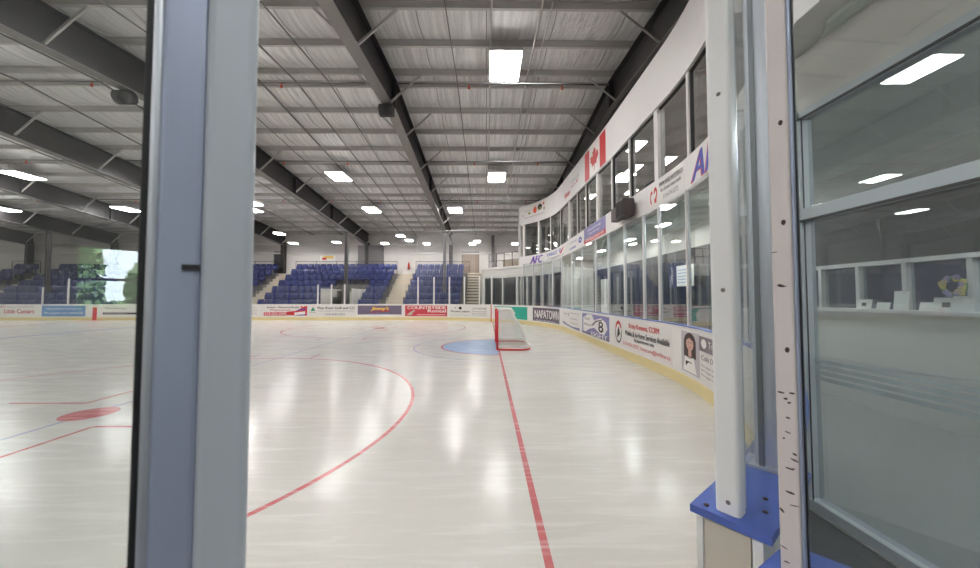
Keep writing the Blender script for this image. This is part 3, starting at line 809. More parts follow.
# dark loudspeaker pair bracketed to the band
d = wall_px(631); p, T, N = WALL.at(d)
t = empty('loudspeaker', WALL.xyz(d, 0, 3.74), 'dark brown loudspeaker bracketed to the white band above the rink glass', 'loudspeaker')
def lp(a, o, z): return V((T.x * a - N.x * o, T.y * a - N.y * o, z))
MB().obox(lp(-.5, .08, .0), V((T.x, T.y, 0)) * .55, V((-N.x, -N.y, 0)) * .28, V((0, 0, .46))).build('cabinet', 'speaker_brown', t)
MB().obox(lp(.1, .08, .05), V((T.x, T.y, 0)) * .5, V((-N.x, -N.y, 0)) * .2, V((0, 0, .36))).build('horn', 'speaker_brown', t)
MB().obox(lp(-.2, 0.001, .15), V((T.x, T.y, 0)) * .3, V((-N.x, -N.y, 0)) * .1, V((0, 0, .15))).build('bracket', 'dark_steel', t)
g = MB()
for k in range(6): g.obox(lp(-.48 + .09 * k, .36, .03), V((T.x, T.y, 0)) * .04, V((-N.x, -N.y, 0)) * .012, V((0, 0, .4)))
g.build('grille', 'ink_black', t)

# ------------------------------------------------------------------ ground floor lobby behind the end glass
BX = 5.7
GW = Path([('arc', (WX - 8.44, 18.5), 8.44, 0, 59.6)])
def gw(px): return GW.find(px, 0, GW.L)
lw = MB(); sweep(lw, GW, 0, GW.L, rect(.02, .2, 2.98, ZB - .04)); sweep(lw, GW, 0, GW.L, rect(.02, .2, 0, .3))
lobby_arc = struct(lw.build('wall_lobby_corner', 'lobby_wall'), 'curved lobby wall of windows past the end boards', 'wall')
vx = [483.5, 491.5, 502.5, 517, 521, 527, 534, 541, 549]
vd = [gw(x) for x in vx]
for i, d in enumerate(vd):
    mb = MB(); w_ = .1 if i in (0, 3) else .05; sweep(mb, GW, max(d - w_, 0), min(d + w_, GW.L), rect(.0, .2, .3, 2.98)); struct(mb.build('mullion', 'white_paint', lobby_arc))
for i, (a, b) in enumerate(zip(vd, vd[1:])):
    g = MB(); sweep(g, GW, b + .06, a - .06, rect(.1, .11, .3, 2.98)); struct(g.build('window_%d' % (70 + i), 'lobby_glass'))
mb = MB(); mb.box(WX + .1, BX + .1, 18.45, 18.6, 0, ZB - .05); struct(mb.build('wall_lobby_return', 'lobby_wall'))
# flat roof of the low part with its edge
pts = [GW.xyz(d, -.06, 0) for d in GW.span(WALL.L - 5.45 - 20, GW.L)] if False else [GW.xyz(d, -.05, 0) for d in GW.span(5.0, GW.L)]
mb = MB().slab([(p.x, p.y) for p in pts] + [(pts[-1].x + .05, 31.8), (9.3, 31.8), (9.3, pts[0].y)], ZB - .04, ZB + .1)
struct(mb.build('trim_3', 'white_paint'), 'white roof edge of the low corner lobby', 'roof edge')
mb = MB().box(-.38, -.2, GW.xyz(GW.L, .1, 0).y, 31.8, 0, ZB - .04); struct(mb.build('wall_lobby_outer', 'lobby_wall'))
# long glazed back wall
mb = MB(); mb.box(BX, BX + .15, -3, 18.5, 2.98, ZB - .04).box(BX, BX + .15, 7.4, 18.5, 0, .5)
mb.box(BX, BX + .15, -3, 7.4, 0, 1.46).box(BX, BX + .15, -3, 7.4, 2.16, 2.98)
wl = struct(mb.build('wall_lobby', 'lobby_wall'), 'lobby wall of windows behind the end boards', 'wall')
struct(MB().box(BX - .02, BX, -2.9, 18.4, 2.72, 3.0).build('trim_4', 'dark_wall'))
struct(MB().box(BX - .015, BX, -2.95, 7.38, 2.17, 2.72).build('trim_5', 'dark_wall'))
struct(MB().box(BX - .10, BX + .12, -2.95, 7.4, 1.42, 1.47).box(BX - .03, BX + .12, -2.95, 7.4, 2.11, 2.17).build('trim_6', 'white_paint'))
ym = [-1.0, .0, .9, 1.8, 2.7, 3.5, 4.05, 4.7, 5.3, 5.9, 6.6, 7.36]
for i, y in enumerate(ym): struct(MB().box(BX - .02, BX + .1, y - .025, y + .025, 1.46, 2.12).build('mullion', 'white_paint', wl))
for i, (a, b) in enumerate(zip(ym, ym[1:])): struct(MB().box(BX + .05, BX + .058, a + .03, b - .03, 1.46, 2.12).build('window_%d' % (90 + i), 'lobby_glass'))
ym2 = [7.45, 8.9, 10.4, 11.9, 13.3, 14.7, 16.1, 17.4, 18.4]
for y in ym2: struct(MB().box(BX - .03, BX + .1, y - .04, y + .04, .5, 2.98).build('mullion', 'slate_wall', wl))
for i, (a, b) in enumerate(zip(ym2, ym2[1:])):
    if i == 6: continue
    struct(MB().box(BX + .05, BX + .058, a + .04, b - .04, .5, 2.98).build('window_%d' % (110 + i), 'lobby_glass'))
dd = struct(MB().box(BX - .01, BX + .05, 16.15, 17.35, .02, 2.5).build('door_1', 'duct_white'), 'white door in the lobby wall', 'door')
struct(MB().tube([(BX - .06, 16.3, 1.0), (BX - .06, 16.3, 1.3)], .015).build('door_handle', 'aluminium', dd))
# rooms behind: dim back wall with hints of blue
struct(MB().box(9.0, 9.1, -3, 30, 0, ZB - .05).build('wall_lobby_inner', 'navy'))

# lobby notices and wreath on the window ledge
papers = [(867, 303, .20, .14), (886, 306, .17, .10), (905, 303, .18, .26), (933, 308, .2, .11), (951, 304, .26, .17), (968, 305, .2, .19)]
for i, (px, py, w_, h_) in enumerate(papers):
    y = (BX - .045) * F / (px - X0)
    t = empty('paper_notice', (BX - .045, y, 1.47), 'white paper notice propped on the lobby window ledge, %s from the post' % ORD[i + 1], 'notice', 'paper notices on the lobby ledge')
    MB().obox((0, -w_ / 2, 0), (.03, 0, h_), (0, w_, 0), (.004, 0, 0)).build('sheet', 'paper', t)
    if i in (0, 4): MB().obox((-.002 + .006, -w_ * .15, h_ * .3), (.03 * .35, 0, h_ * .35), (0, w_ * .3, 0), (-.003, 0, .0)).build('print', 'ink_black', t)
y = (BX - .05) * F / (961 - X0)
t = empty('flower_wreath', (BX - .05, y, 1.78), 'pastel yellow and violet flower wreath hanging in the lobby window', 'wreath')
MB().tube([(0, .1 * cos(a * pi / 8), .1 * sin(a * pi / 8)) for a in range(16)], .022, 8, closed=True).build('ring', 'leaf_green', t)
for mm in ('flower_yellow', 'flower_violet'):
    g = MB()
    for k in range(11):
        a = random.random() * 2 * pi; r_ = .1 + random.uniform(-.02, .025); c = V((-.025, r_ * cos(a), r_ * sin(a)))
        for q in range(5):
            b = 2 * pi * q / 5; g.tube([c, c + V((-.01, .026 * cos(b), .026 * sin(b)))], [.006, .013], 6)
    tag(g.build('blossom', mm, t), kind='stuff')
# navy banner and pale notice on the lobby wall
y = BX * F / (675.5 - X0); t = empty('wall_banner', (BX - .035, y, 2.08), 'narrow navy upright banner with white letters on the lobby wall', 'banner')
MB().box(-.02, 0, -.2, .2, -.15, .5).build('cloth', 'navy', t)
for k, ch in enumerate('LOBBY'):
    vs, fs = font_mesh(ch); MB().add([(-.022, .05 - .1 * x, .38 - .11 * k + .08 * yv) for x, yv in vs], fs).build('lettering', 'ink_white', t)
y = BX * F / (688 - X0); t = empty('notice_sign', (BX - .035, y, 2.0), 'pale notice sheet beside the navy banner on the lobby wall', 'notice')
MB().box(-.02, 0, -.42, .42, -.05, .55).build('sheet', 'paper', t)
g = MB()
for k in range(5): g.box(-.023, -.019, -.35, .35, .05 + .09 * k, .07 + .09 * k)
g.build('print', 'panel_blue', t)
# lobby ceiling lights
for i, (x, y) in enumerate(((4.7, 9.2), (4.7, 6.9), (4.8, 11.6), (4.8, 14.5), (4.6, 2.2), (4.2, .4), (7.2, 6), (7.2, 12), (4.6, 17.2), (7.2, 1.0))):  # those behind the glazed back wall are unseen, kept to light the rooms
    t = empty('ceiling_light', (x, y, ZB - .04), 'small white lobby ceiling light, %s along from the near door' % ORD[[4, 3, 5, 6, 2, 1, 8, 9, 7, 10][i]], 'ceiling light', 'lobby ceiling lights')
    hs = MB().box(-.11, .11, -.25, .25, -.06, 0).build('housing', 'white_paint', t); MB().box(-.09, .09, -.23, .23, -.07, -.06).build('diffuser', 'lamp_lobby', hs)

# near lobby facet: big framed window beside the gate
FX = 2.55
mb = MB()
mb.box(FX, FX + .12, -3, 2.88, 3.16, ZB - .04)
struct(mb.build('wall_lobby_near', 'lobby_wall'))
mb = MB(); al = 'aluminium'
for y in (2.80, .9, -1.0, -2.95): mb.box(FX, FX + .1, y - .05 + .03, y + .05 + .03, 0, 3.16)
mb.box(FX, FX + .1, -2.9, 2.8, 3.1, 3.16).box(FX - .01, FX + .1, -2.9, 2.8, 2.27, 2.36).box(FX - .01, FX + .1, -2.9, 2.8, .0, .07)
w = struct(mb.build('window_130', 'grey_face'), 'tall aluminium framed lobby window beside the open gate', 'window')
mb = MB().box(FX - .012, FX, -2.9, 2.79, 3.085, 3.1).box(FX - .012, FX, -2.9, 2.79, 2.25, 2.27).box(FX - .004, FX - .001, 2.752, 2.764, .07, 3.1)
struct(mb.build('gasket', 'black_rubber', w))
for a, b in ((.98, 2.75), (-.92, .88), (-2.87, -1.02)):
    for z0, z1 in ((.07, 2.27), (2.36, 3.1)): struct(MB().box(FX + .04, FX + .052, a, b, z0, z1).build('pane', 'lobby_glass', w))
g = MB()
for z in (1.155, 1.11, 1.065, 1.02): g.box(FX + .036, FX + .039, .98, 2.75, z - .014, z + .014)
struct(g.build('privacy_stripe', 'frosted_stripe', w))
MB_ = MB().box(FX + .1, BX, 2.86, 2.92, 0, .0)

# ------------------------------------------------------------------ rink boards
def board_run(d0, d1, label, cap, name='rink_boards', lip=.03):
    mid = RINK.xyz((d0 + d1) / 2, 0, 0)
    root = empty(name, mid, label, 'rink boards', 'rink boards')
    def part(nm, prof, m):
        mb = MB(); sweep(mb, RINK, d0, d1, prof); o = mb.build(nm, m, root); o.location = -mid; return o
    part('panel', rect(0, .08, .0, BH - .018), 'white_board')
    part('kick_strip', [(-.012, 0), (.0, 0), (.0, .21), (-.006, .215), (-.012, .2)], 'cream_kick')
    part('cap_rail', [(-.012, BH - .018), (.115, BH - .018), (.118, BH - .006), (.11, BH), (-.006, BH), (-.015, BH - .006)], cap)
    return root
d_cap = rink_px(548)
right_boards = board_run(S_GAP1 + .012, d_cap, 'white rink boards with blue cap curving round the near corner and end', 'blue_cap')
board_run(d_cap + .004, S_FAR + 4.0, 'white rink boards with white cap round the far corner behind the goal', 'white_board')
board_run(S_FAR + 4.004, RINK.L - .3, 'long straight white rink boards in front of the blue seats', 'white_board')
left_boards = board_run(S_GAP0 - 16.0, S_GAP0 - .012, 'white rink boards running back from the grey gate post', 'blue_cap')

# end plate of the boards at the gate, cap overhang
p1, T1, N1 = RINK.at(S_GAP1)
U = V((T1.x, T1.y, 0)); Nn = V((N1.x, N1.y, 0)); E1 = V((p1.x, p1.y, 0)); Z = V((0, 0, 1))
def wl_(o, root):   # keep world placement under a root whose origin is not at zero
    o.location = V(o.location) - root.location; return o
mb = MB().obox(E1 - Nn * .018 + U * -.004 + Z * (BH - .017), U * .45, Nn * .168, Z * .0185); wl_(mb.build('cap_end', 'blue_cap', right_boards), right_boards)
mb = MB().obox(E1 + Nn * .012 + U * .004, U * .01, Nn * .096, Z * (BH - .023)); wl_(mb.build('end_plate', 'beige_plate', right_boards), right_boards)
mb = MB().obox(E1 - Nn * .006 + U * .003, U * .03, Nn * .014, Z * (BH - .023)).obox(E1 + Nn * .112 + U * .003, U * .4, Nn * .02, Z * (BH - .023)); wl_(mb.build('corner_trim', 'white_plastic', right_boards), right_boards)
for z in (.95, .6, .25):
    c = E1 + Nn * .055 + U * .004 + Z * z
    wl_(MB().tube([c, c - U * .004], [.008, .006], 10).build('screw', 'aluminium', right_boards), right_boards)
for a, o in ((.02, .012), (.1, .115), (.17, .1), (.24, .03)):
    c = E1 + Nn * o + U * a + Z * (BH + .0015); wl_(MB().tube([c, c + Z * .003], .006, 8).build('cap_bolt', 'scuff', right_boards), right_boards)

# ------------------------------------------------------------------ glass and posts of the rink
GO = .055   # glass line, measured outward from the board face
GTOP = ZB - .03
def pane(d0, d1, z1, label, group, name='glass_screen', m='rink_glass'):
    a, b = RINK.xyz(d0, GO, BH), RINK.xyz(d1, GO, BH)
    t = (b - a); n_ = V((t.y, -t.x, 0)).normalized() * .010
    mid = (a + b) / 2
    mb = MB().obox(a - n_ / 2, t, n_, Z * (z1 - BH))
    return tag(mb.build(name, m, loc=mid), label, 'glass screen', group)
def stanchion(d, z1, label, group, w_=.05, m='white_paint'):
    p, T, N = RINK.at(d); c = V((p.x, p.y, 0)) + V((N.x, N.y, 0)) * (GO)
    root = empty('glass_post', c + Z * BH, label, 'post', group)
    T3, N3 = V((T.x, T.y, 0)), V((N.x, N.y, 0))
    for so, nm in ((-1, 'inner_cover'), (1, 'outer_channel')):
        MB().bevbox(N3 * (so * .022) + Z * (z1 - BH) / 2, T3, N3, Z, w_ / 2, .015, (z1 - BH) / 2, .008).build(nm, m if so < 0 else 'aluminium', root)
    MB().obox(T3 * -w_ * .7 - N3 * .035, T3 * w_ * 1.4, N3 * .07, Z * .012).build('foot_plate', 'aluminium', root)
    return root
post_d = [S_GAP1 + .40]
# tall posts round the end, found from where they stand in plan
for px in (None,):
    d = post_d[0]
    while d < S_END - .4: d += 1.21; post_d.append(d)
for px in (697, 669, 643.5, 624, 608, 595, 581.5, 571, 561, 552, 542.5, 532.5, 523): 
    d = rink_px(px)
    if d > post_d[-1] + .6: post_d.append(d)
PG, SG = 'tall glass panes round the end boards', 'tall posts between the end glass panes'
for i, d in enumerate(post_d):
    if i == 0: continue
    stanchion(d, GTOP, 'tall slim white glass post on the end boards, %s from the open gate' % ORD[i + 1], SG, .04)
for i, (a, b) in enumerate(zip(post_d, post_d[1:])):
    pane(a + .028, b - .028, GTOP, 'tall clear glass pane over the end boards, %s from the open gate' % ORD[i + 2], PG)
# lower glass from the far corner along the far side
d = post_d[-1]; k = 0; ends = []
xs_posts = {466, 450, 434, 418, 345, 332, 318.5, 73, 48}
stops = [post_d[-1]] + [rink_px(p) for p in (505, 492)] + [far(p) for p in (482.5, 466, 450, 434, 418, 403, 388.5, 374, 359.5, 345, 332, 318.5, 304, 290, 275.5, 261, 246)]
PF = 'low glass panes along the far boards'
for k, (a, b) in enumerate(zip(stops, stops[1:])):
    pane(a + .07, b - .07, 3.0 if k < 7 else (2.55 if k < 10 else 2.45), 'low clear glass pane on the far boards, %s from the goal corner' % ORD[k + 1], PF)
stops2 = [far(p) for p in (148, 123, 98, 73, 48, 23, -2)]
for k, (a, b) in enumerate(zip(stops2, stops2[1:])):
    pane(a + .07, b - .07, 2.45, 'low far board glass pane seen through the side pane, %s beyond the grey post' % ORD[k + 1], PF)
SF = 'white posts of the low glass along the far boards'
for k, px in enumerate((491.5, 482.5, 466, 450, 434, 418, 345, 332, 318.5)):
    d = rink_px(px) if px > 484 else far(px)
    stanchion(d, 3.02 if px > 400 else 2.5, 'white glass post on the far boards, %s from the red goal line mark' % ORD[k + 1], SF, .1)
stanchion(far(73), 2.9, 'white glass post on the far boards seen through the side pane, taller one', SF, .1)
stanchion(far(48), 2.3, 'white glass post on the far boards seen through the side pane, shorter one', SF, .1)

# gate post on the boards (pale, rounded, bolted)
root = empty('gate_post', E1 + Nn * .05 + Z * BH, 'thick white gate post standing on the blue cap of the boards', 'post')
def gp(a, n_, z=0): return U * a + Nn * (n_ - .05) + Z * z
hz = (GTOP - BH) / 2
MB().bevbox(gp(.045, .058, hz), U, Nn, Z, .025, .027, hz, .010).build('cover', 'white_plastic', root)
MB().bevbox(gp(.082, .058, hz), U, Nn, Z, .012, .022, hz, .006).build('channel', 'aluminium', root)
for z in (.03, .55, 1.05, 1.6): MB().tube([gp(.021, .060, z), gp(.0175, .060, z)], [.006, .004], 10).build('screw', 'ink_grey', root)
# narrow pane beside it and the round silver post beyond
a = E1 + U * .095 + Nn * .06; b = RINK.xyz(post_d[0] - .02, GO, 0)
t_ = b - a; n_ = V((t_.y, -t_.x, 0)).normalized() * .01
tag(MB().obox(a + Z * BH, t_, n_, Z * (GTOP - BH)).build('glass_screen', 'near_glass', loc=a + Z * BH), 'narrow clear glass pane between the white gate post and silver post', 'glass screen', PG)
p, T, N = RINK.at(post_d[0]); c = V((p.x, p.y, 0)) + V((N.x, N.y, 0)) * GO; T3, N3 = V((T.x, T.y, 0)), V((N.x, N.y, 0))
root = empty('glass_post', c + Z * BH, 'silver rounded glass post just behind the white gate post', 'post', SG)
MB().bevbox(Z * hz + N3 * .012, T3, N3, Z, .028, .034, hz, .02).build('outer_channel', 'aluminium', root)
MB().bevbox(Z * hz - T3 * .034, T3, N3, Z, .006, .007, hz, .002).build('gasket', 'black_rubber', root)
MB().obox(-T3 * .05 - N3 * .05, T3 * .1, N3 * .1, Z * .01).build('foot_plate', 'aluminium', root)

# open gate, swung outward
W_ = V((.70, -.714, 0)).normalized(); A0 = V((.522, .688, 0)); Th = V((.86, .51, 0)).normalized()
A0 = V((.535, .69, 0))
gate = empty('gate', A0, 'open rink gate with blue cap and a scuffed pale edge, swung outward', 'gate')
GL = .93
def gt(a, b, z=0): return Th * a + W_ * b + Z * z     # local to gate
MB().obox(gt(0, 0, .08), Th * .13, W_ * GL, Z * (BH - .12)).build('lower_panel', 'white_board', gate)
MB().obox(gt(-.008, -.012, BH - .04), Th * .153, W_ * (GL + .02), Z * .04).build('cap_rail', 'blue_cap', gate)
gz = GTOP - .12
stile = MB().bevbox(gt(.052, .031, (BH + gz) / 2), Th, W_, Z, .022, .0155, (gz - BH) / 2, .004).build('hinge_stile', 'stile_white', gate)
MB().bevbox(gt(.046, .0495, (BH + gz) / 2), Th, W_, Z, .012, .0025, (gz - BH) / 2, .002).build('stile_channel', 'reflect_blue_aluminium', gate)
MB().bevbox(gt(.045, .0535, (BH + gz) / 2), Th, W_, Z, .004, .001, (gz - BH) / 2, .0008).build('gasket', 'black_rubber', gate)
MB().obox(gt(.043, .055, BH), Th * .010, W_ * (GL - .105), Z * (gz - BH)).build('glass', 'near_glass', gate)
MB().bevbox(gt(.052, GL - .03, (BH + gz) / 2), Th, W_, Z, .028, .024, (gz - BH) / 2, .008).build('latch_stile', 'aluminium', gate)
rng = random.Random(3)
sc_ = MB()
for k in range(20):
    z = rng.choice([rng.uniform(1.13, 1.5), rng.uniform(1.13, 1.75)]); a = rng.uniform(.02, .043); L_ = rng.uniform(.004, .015); tt = rng.uniform(-.9, .6); wd = rng.uniform(.0008, .0026)
    c = gt(.0295, a, z); dx = W_ * cos(tt) + Z * sin(tt); dz = Z * cos(tt) - W_ * sin(tt)
    n = 8
    sc_.add([c + dx * L_ * cos(2 * pi * i / n) * .5 + dz * wd * sin(2 * pi * i / n) for i in range(n)], [tuple(range(n))])
for z in (1.55, 1.8, 2.0): 
    c = gt(.0295, .036, z); sc_.add([c + W_ * .004 * cos(i) + Z * .006 * sin(i) for i in (0, 1, 2, 3, 4, 5)], [tuple(range(6))])
tag(sc_.build('scuff_mark', 'scuff', stile), kind='stuff')
vs, fs = font_mesh('BULL')
MB().add([gt(.100 + .032 * y, .085 + .15 * x, BH + .0012) for x, y in vs], fs).build('lettering', 'ink_white', gate)
for z in (.35, .85): MB().tube([gt(-.012, .0, z - .06), gt(-.012, .0, z + .06)], .012, 8).build('hinge', 'aluminium', gate)
MB().obox(gt(.13, GL - .2, .95), Th * .03, W_ * .12, Z * .03).build('latch_handle', 'dark_steel', gate)

# grey post on the other side of the gate, very near
p0, T0, N0 = RINK.at(S_GAP0); U0 = V((T0.x, T0.y, 0)); O0 = V((N0.x, N0.y, 0)); E0 = V((p0.x, p0.y, 0))
base = E0 + O0 * .05 + Z * BH
root = empty('gate_post', base, 'thick grey metal gate post with a dark latch slot, close to the camera', 'post')
def lp0(a, n_, z=0): return U0 * -a + O0 * (n_ - .05) + Z * z     # a measured back from the gap
hz = (GTOP - BH) / 2
MB().bevbox(lp0(.0078, .078, hz), U0, O0, Z, .0152, .022, hz, .005).build('edge_bar', 'grey_face', root)
MB().bevbox(lp0(.036, .070, hz), U0, O0, Z, .0135, .022, hz, .004).build('channel', 'reflect_blue_aluminium', root)
MB().bevbox(lp0(.0505, .082, hz), U0, O0, Z, .003, .011, hz, .0025).build('trim_bead', 'aluminium', root)
MB().bevbox(lp0(.0555, .070, hz), U0, O0, Z, .0035, .015, hz, .002).build('gasket', 'black_rubber', root)
MB().obox(lp0(.034, .0915, .553), U0 * .010, O0 * .003, Z * .004).build('latch_slot', 'ink_black', root)
d1 = S_GAP0 - .056
a, b = RINK.xyz(d1, .05, BH), RINK.xyz(d1 - 1.5, .05, BH)
t_ = b - a; n_ = V((-t_.y, t_.x, 0)).normalized() * .01
tag(MB().obox(a, t_, n_, Z * (GTOP - BH)).build('glass_screen', 'near_glass', loc=a), 'large clear glass pane beside the near grey gate post', 'glass screen')

# ------------------------------------------------------------------ goal
goal = empty('hockey_goal', (GX - .045, YC, 0), 'red framed hockey goal with white net standing on the goal line', 'goal')
HW, GH = .915, 1.22
for sy in (-1, 1): MB().tube([(0, sy * HW, 0), (0, sy * HW, GH)], .032, 12).build('goal_post', 'goal_red', goal)
MB().tube([(0, -HW, GH), (0, HW, GH)], .032, 12).build('crossbar', 'goal_red', goal)
def base_curve(s_, z=0):
    pts = []
    for i in range(13):
        a = pi / 2 * i / 12; pts.append((.62 + .42 * sin(a), -HW - .14 + .42 * (1 - cos(a)), z))
    left = [(0, -HW, z), (.2, -HW - .10, z)] + pts
    right = [(x, -y, zz) for x, y, zz in reversed(left)]
    return left + right
MB().tube(base_curve(0, .03), .024, 8).build('base_frame', 'goal_red', goal)
mb = MB(); bc = base_curve(0); 
for a, b in zip(bc, bc[1:]):
    a, b = V(a), V(b); mb.obox(a + Z * .065, b - a, V((0, 0, .09)), (V((b.y - a.y, a.x - b.x, 0)).normalized() * -.03))
mb.build('base_skirt', 'pad_white', goal)
top = [(0, -HW, GH), (.22, -HW - .02, GH), (.40, -HW + .08, GH), (.46, -HW + .3, GH), (.46, HW - .3, GH), (.40, HW - .08, GH), (.22, HW + .02, GH), (0, HW, GH)]
MB().tube(top, .018, 8).build('top_frame', 'pad_white', goal)
MB().tube([(.46, 0, GH), (.80, 0, .7), (1.04, 0, .06)], .018, 8).build('back_stay', 'pad_white', goal)
# net: cords from the top frame down to the base, and cross cords
def resample(pts, n):
    pts = [V(p) for p in pts]; L_ = [0]
    for a, b in zip(pts, pts[1:]): L_.append(L_[-1] + (b - a).length)
    out = []; j = 0
    for i in range(n):
        d = L_[-1] * i / (n - 1)
        while j < len(L_) - 2 and L_[j + 1] < d: j += 1
        out.append(pts[j].lerp(pts[j + 1], (d - L_[j]) / (L_[j + 1] - L_[j])))
    return out
NT = 74
tp, bp_ = resample(top, NT), resample(base_curve(0, .06), NT)
net = MB()
NV = 27
grid = [[tp[i].lerp(bp_[i], j / (NV - 1)) + V((.04 * sin(pi * j / (NV - 1)), 0, 0)) for i in range(NT)] for j in range(NV)]
def cord(mb, pts, r=.005): mb.tube(pts, r, 3, caps=False)
for i in range(NT): cord(net, [grid[j][i] for j in range(0, NV, 2)])
for j in range(NV): cord(net, grid[j][::1])
for k in range(1, 10): cord(net, [V((.046 * k, -HW, GH)), V((.046 * k, HW, GH))])
for k in range(1, 38): y = -HW + 2 * HW * k / 38; cord(net, [V((0, y, GH)), V((.44, y, GH))])
net.build('net', 'net_white', goal)

# ------------------------------------------------------------------ seats and stands
ROWS, RY0, RDY, RZ0, RDZ = 7, 25.75, .86, .58, .515
def row_y(r): return RY0 + RDY * r
def row_z(r): return RZ0 + RDZ * r
BLK = {'far': (-41.5, -39.2), 'long': (-37.8, -18.3), 'middle': (-17.0, -7.75), 'end': (-6.45, -1.68)}
AISLES = [(-39.2, -37.8), (-18.3, -17.0), (-7.75, -6.45)]
VOM = (-11.9, -9.75)
def terrace(x0, x1, rows, name):
    mb = MB()
    for r in rows:
        y = row_y(r) - .35; mb.box(x0, x1, y, NORTH - 1.2 if r == ROWS - 1 else y + RDY + .02, row_z(r) - RDZ if r else 0, row_z(r))
        if r: mb.box(x0, x1, y, y + RDY, 0, row_z(r) - RDZ)
    return mb.build(name, 'riser_grey')
for nm, (x0, x1) in BLK.items():
    if nm == 'middle':
        struct(terrace(x0, VOM[0], range(ROWS), 'floor_terrace')); struct(terrace(VOM[1], x1, range(ROWS), 'floor_terrace')); struct(terrace(VOM[0], VOM[1], range(4, ROWS), 'floor_terrace'))
    else: struct(terrace(x0, x1, range(ROWS), 'floor_terrace'))
struct(MB().box(-45, -.2, NORTH - 1.25, NORTH, 3.3, row_z(6)).build('floor_upper_walkway', 'concrete'))
for i, (x0, x1) in enumerate(AISLES):
    mb = MB()
    for k in range(ROWS * 2):
        y = row_y(0) - .35 + RDY / 2 * k; z = row_z(0) - RDZ / 2 + RDZ / 2 * k
        mb.box(x0, x1, y, y + RDY / 2, 0, min(z, row_z(6)))
    st = mb.build('aisle_stairs', 'stair_pale')
    tag(st, ['pale aisle stairs between seat blocks seen through the side pane', 'pale aisle stairs just beyond the grey gate post', 'pale aisle stairs below the red extinguisher'][i], 'stairs')
    nose = MB()
    for k in range(ROWS * 2):
        y = row_y(0) - .35 + RDY / 2 * k; z = min(row_z(0) - RDZ / 2 + RDZ / 2 * k, row_z(6))
        nose.box(x0 + .02, x1 - .02, y - .006, y, z - .05, z - .01)
    nose.build('step_nosing', 'galvanised', st)
# seat prototype: curved back shell, tipped-up pan, bracket
sm = MB()
def shell(yb, z0, z1, w, depth, th):
    n = 8
    front, back = [], []
    for j in range(5):
        z = z0 + (z1 - z0) * j / 4; wj = w * (1 - .14 * (j / 4) ** 4)
        for i in range(n + 1):
            x = -wj / 2 + wj * i / n; y = yb - depth * (2 * x / w) ** 2 + .04 * (j / 4)
            front.append((x, y, z)); back.append((x, y + th, z))
    m_ = n + 1; fs = []
    for j in range(4):
        for i in range(n):
            a = j * m_ + i; fs.append((a, a + 1, a + m_ + 1, a + m_)); o = len(front); fs.append((o + a, o + a + m_, o + a + m_ + 1, o + a + 1))
    o = len(front)
    for i in range(n): fs.append((i, o + i, o + i + 1, i + 1)); a = 4 * m_ + i; fs.append((a, a + 1, o + a + 1, o + a))
    for j in range(4):
        a = j * m_; fs.append((a, a + m_, o + a + m_, o + a)); a = j * m_ + n; fs.append((a, o + a, o + a + m_, a + m_))
    sm.add(front + back, fs, True)
shell(.20, .38, .86, .505, .05, .03)
shell(.08, .36, .74, .44, .02, .05)
sm.box(-.03, .03, .10, .17, 0, .42); sm.box(-.12, .12, .06, .2, 0, .02)
seat_proto = sm.build('stadium_seat', 'seat_blue')
first_seat = [True]
def seat(x, r, label, group):
    o = seat_proto if first_seat[0] else seat_proto.copy()
    if not first_seat[0]: COL.objects.link(o)
    first_seat[0] = False
    o.location = (x, row_y(r), row_z(r)); tag(o, label, 'seat', group)
ROWN = ['bottom row', 'second row up', 'third row up', 'fourth row up', 'fifth row up', 'sixth row up', 'top row']
P_ = .52
def fill(x0, x1, rows, text, group, skip=None):
    n = int((x1 - x0 - .1) / P_); off = (x1 - x0 - n * P_) / 2
    for r in rows:
        k = 0
        for i in range(n):
            x = x0 + off + P_ * (i + .5)
            if skip and skip(x, r): continue
            k += 1
            seat(x, r, text % (ORD[k], ROWN[r]), group)
invom = lambda x, r: r < 4 and VOM[0] - .2 < x < VOM[1] + .2
def midskip(x, r): return invom(x, r)
for part_, x0, x1, words_ in (('a', BLK['middle'][0], VOM[0], 'from the gate post end'), ):
    pass
n = 0
fill(BLK['middle'][0], BLK['middle'][1], range(4, 7), 'blue tip-up seat, %s from the grey post end of the middle block, %s', 'blue seats of the middle block')
fill(BLK['middle'][0], VOM[0] - .1, range(0, 4), 'blue tip-up seat, %s from the grey post end of the middle block, %s', 'blue seats of the middle block')
fill(VOM[1] + .1, BLK['middle'][1], range(0, 4), 'blue tip-up seat, %s past the entrance gap of the middle block, %s', 'blue seats of the middle block')
fill(BLK['end'][0], BLK['end'][1], range(ROWS), 'blue tip-up seat, %s from the aisle in the block nearest the goal, %s', 'blue seats of the block nearest the goal')
fill(BLK['long'][1] - 2.9, BLK['long'][1], range(1, ROWS), 'blue tip-up seat beside the grey gate post, %s in the block, %s', 'blue seats beside the grey gate post')
def vis_left(x, r): return not (X0 + F * x / row_y(r) < 120 and X0 + F * x / row_y(r) > -6)
fill(BLK['long'][0], BLK['long'][0] + 12.0, range(ROWS), 'blue tip-up seat seen through the side pane, %s past the aisle, %s', 'blue seats seen through the side pane', vis_left)
fill(BLK['far'][0], BLK['far'][1], range(4, ROWS), 'blue tip-up seat seen through the side pane, %s before the aisle, %s', 'blue seats seen through the side pane', vis_left)

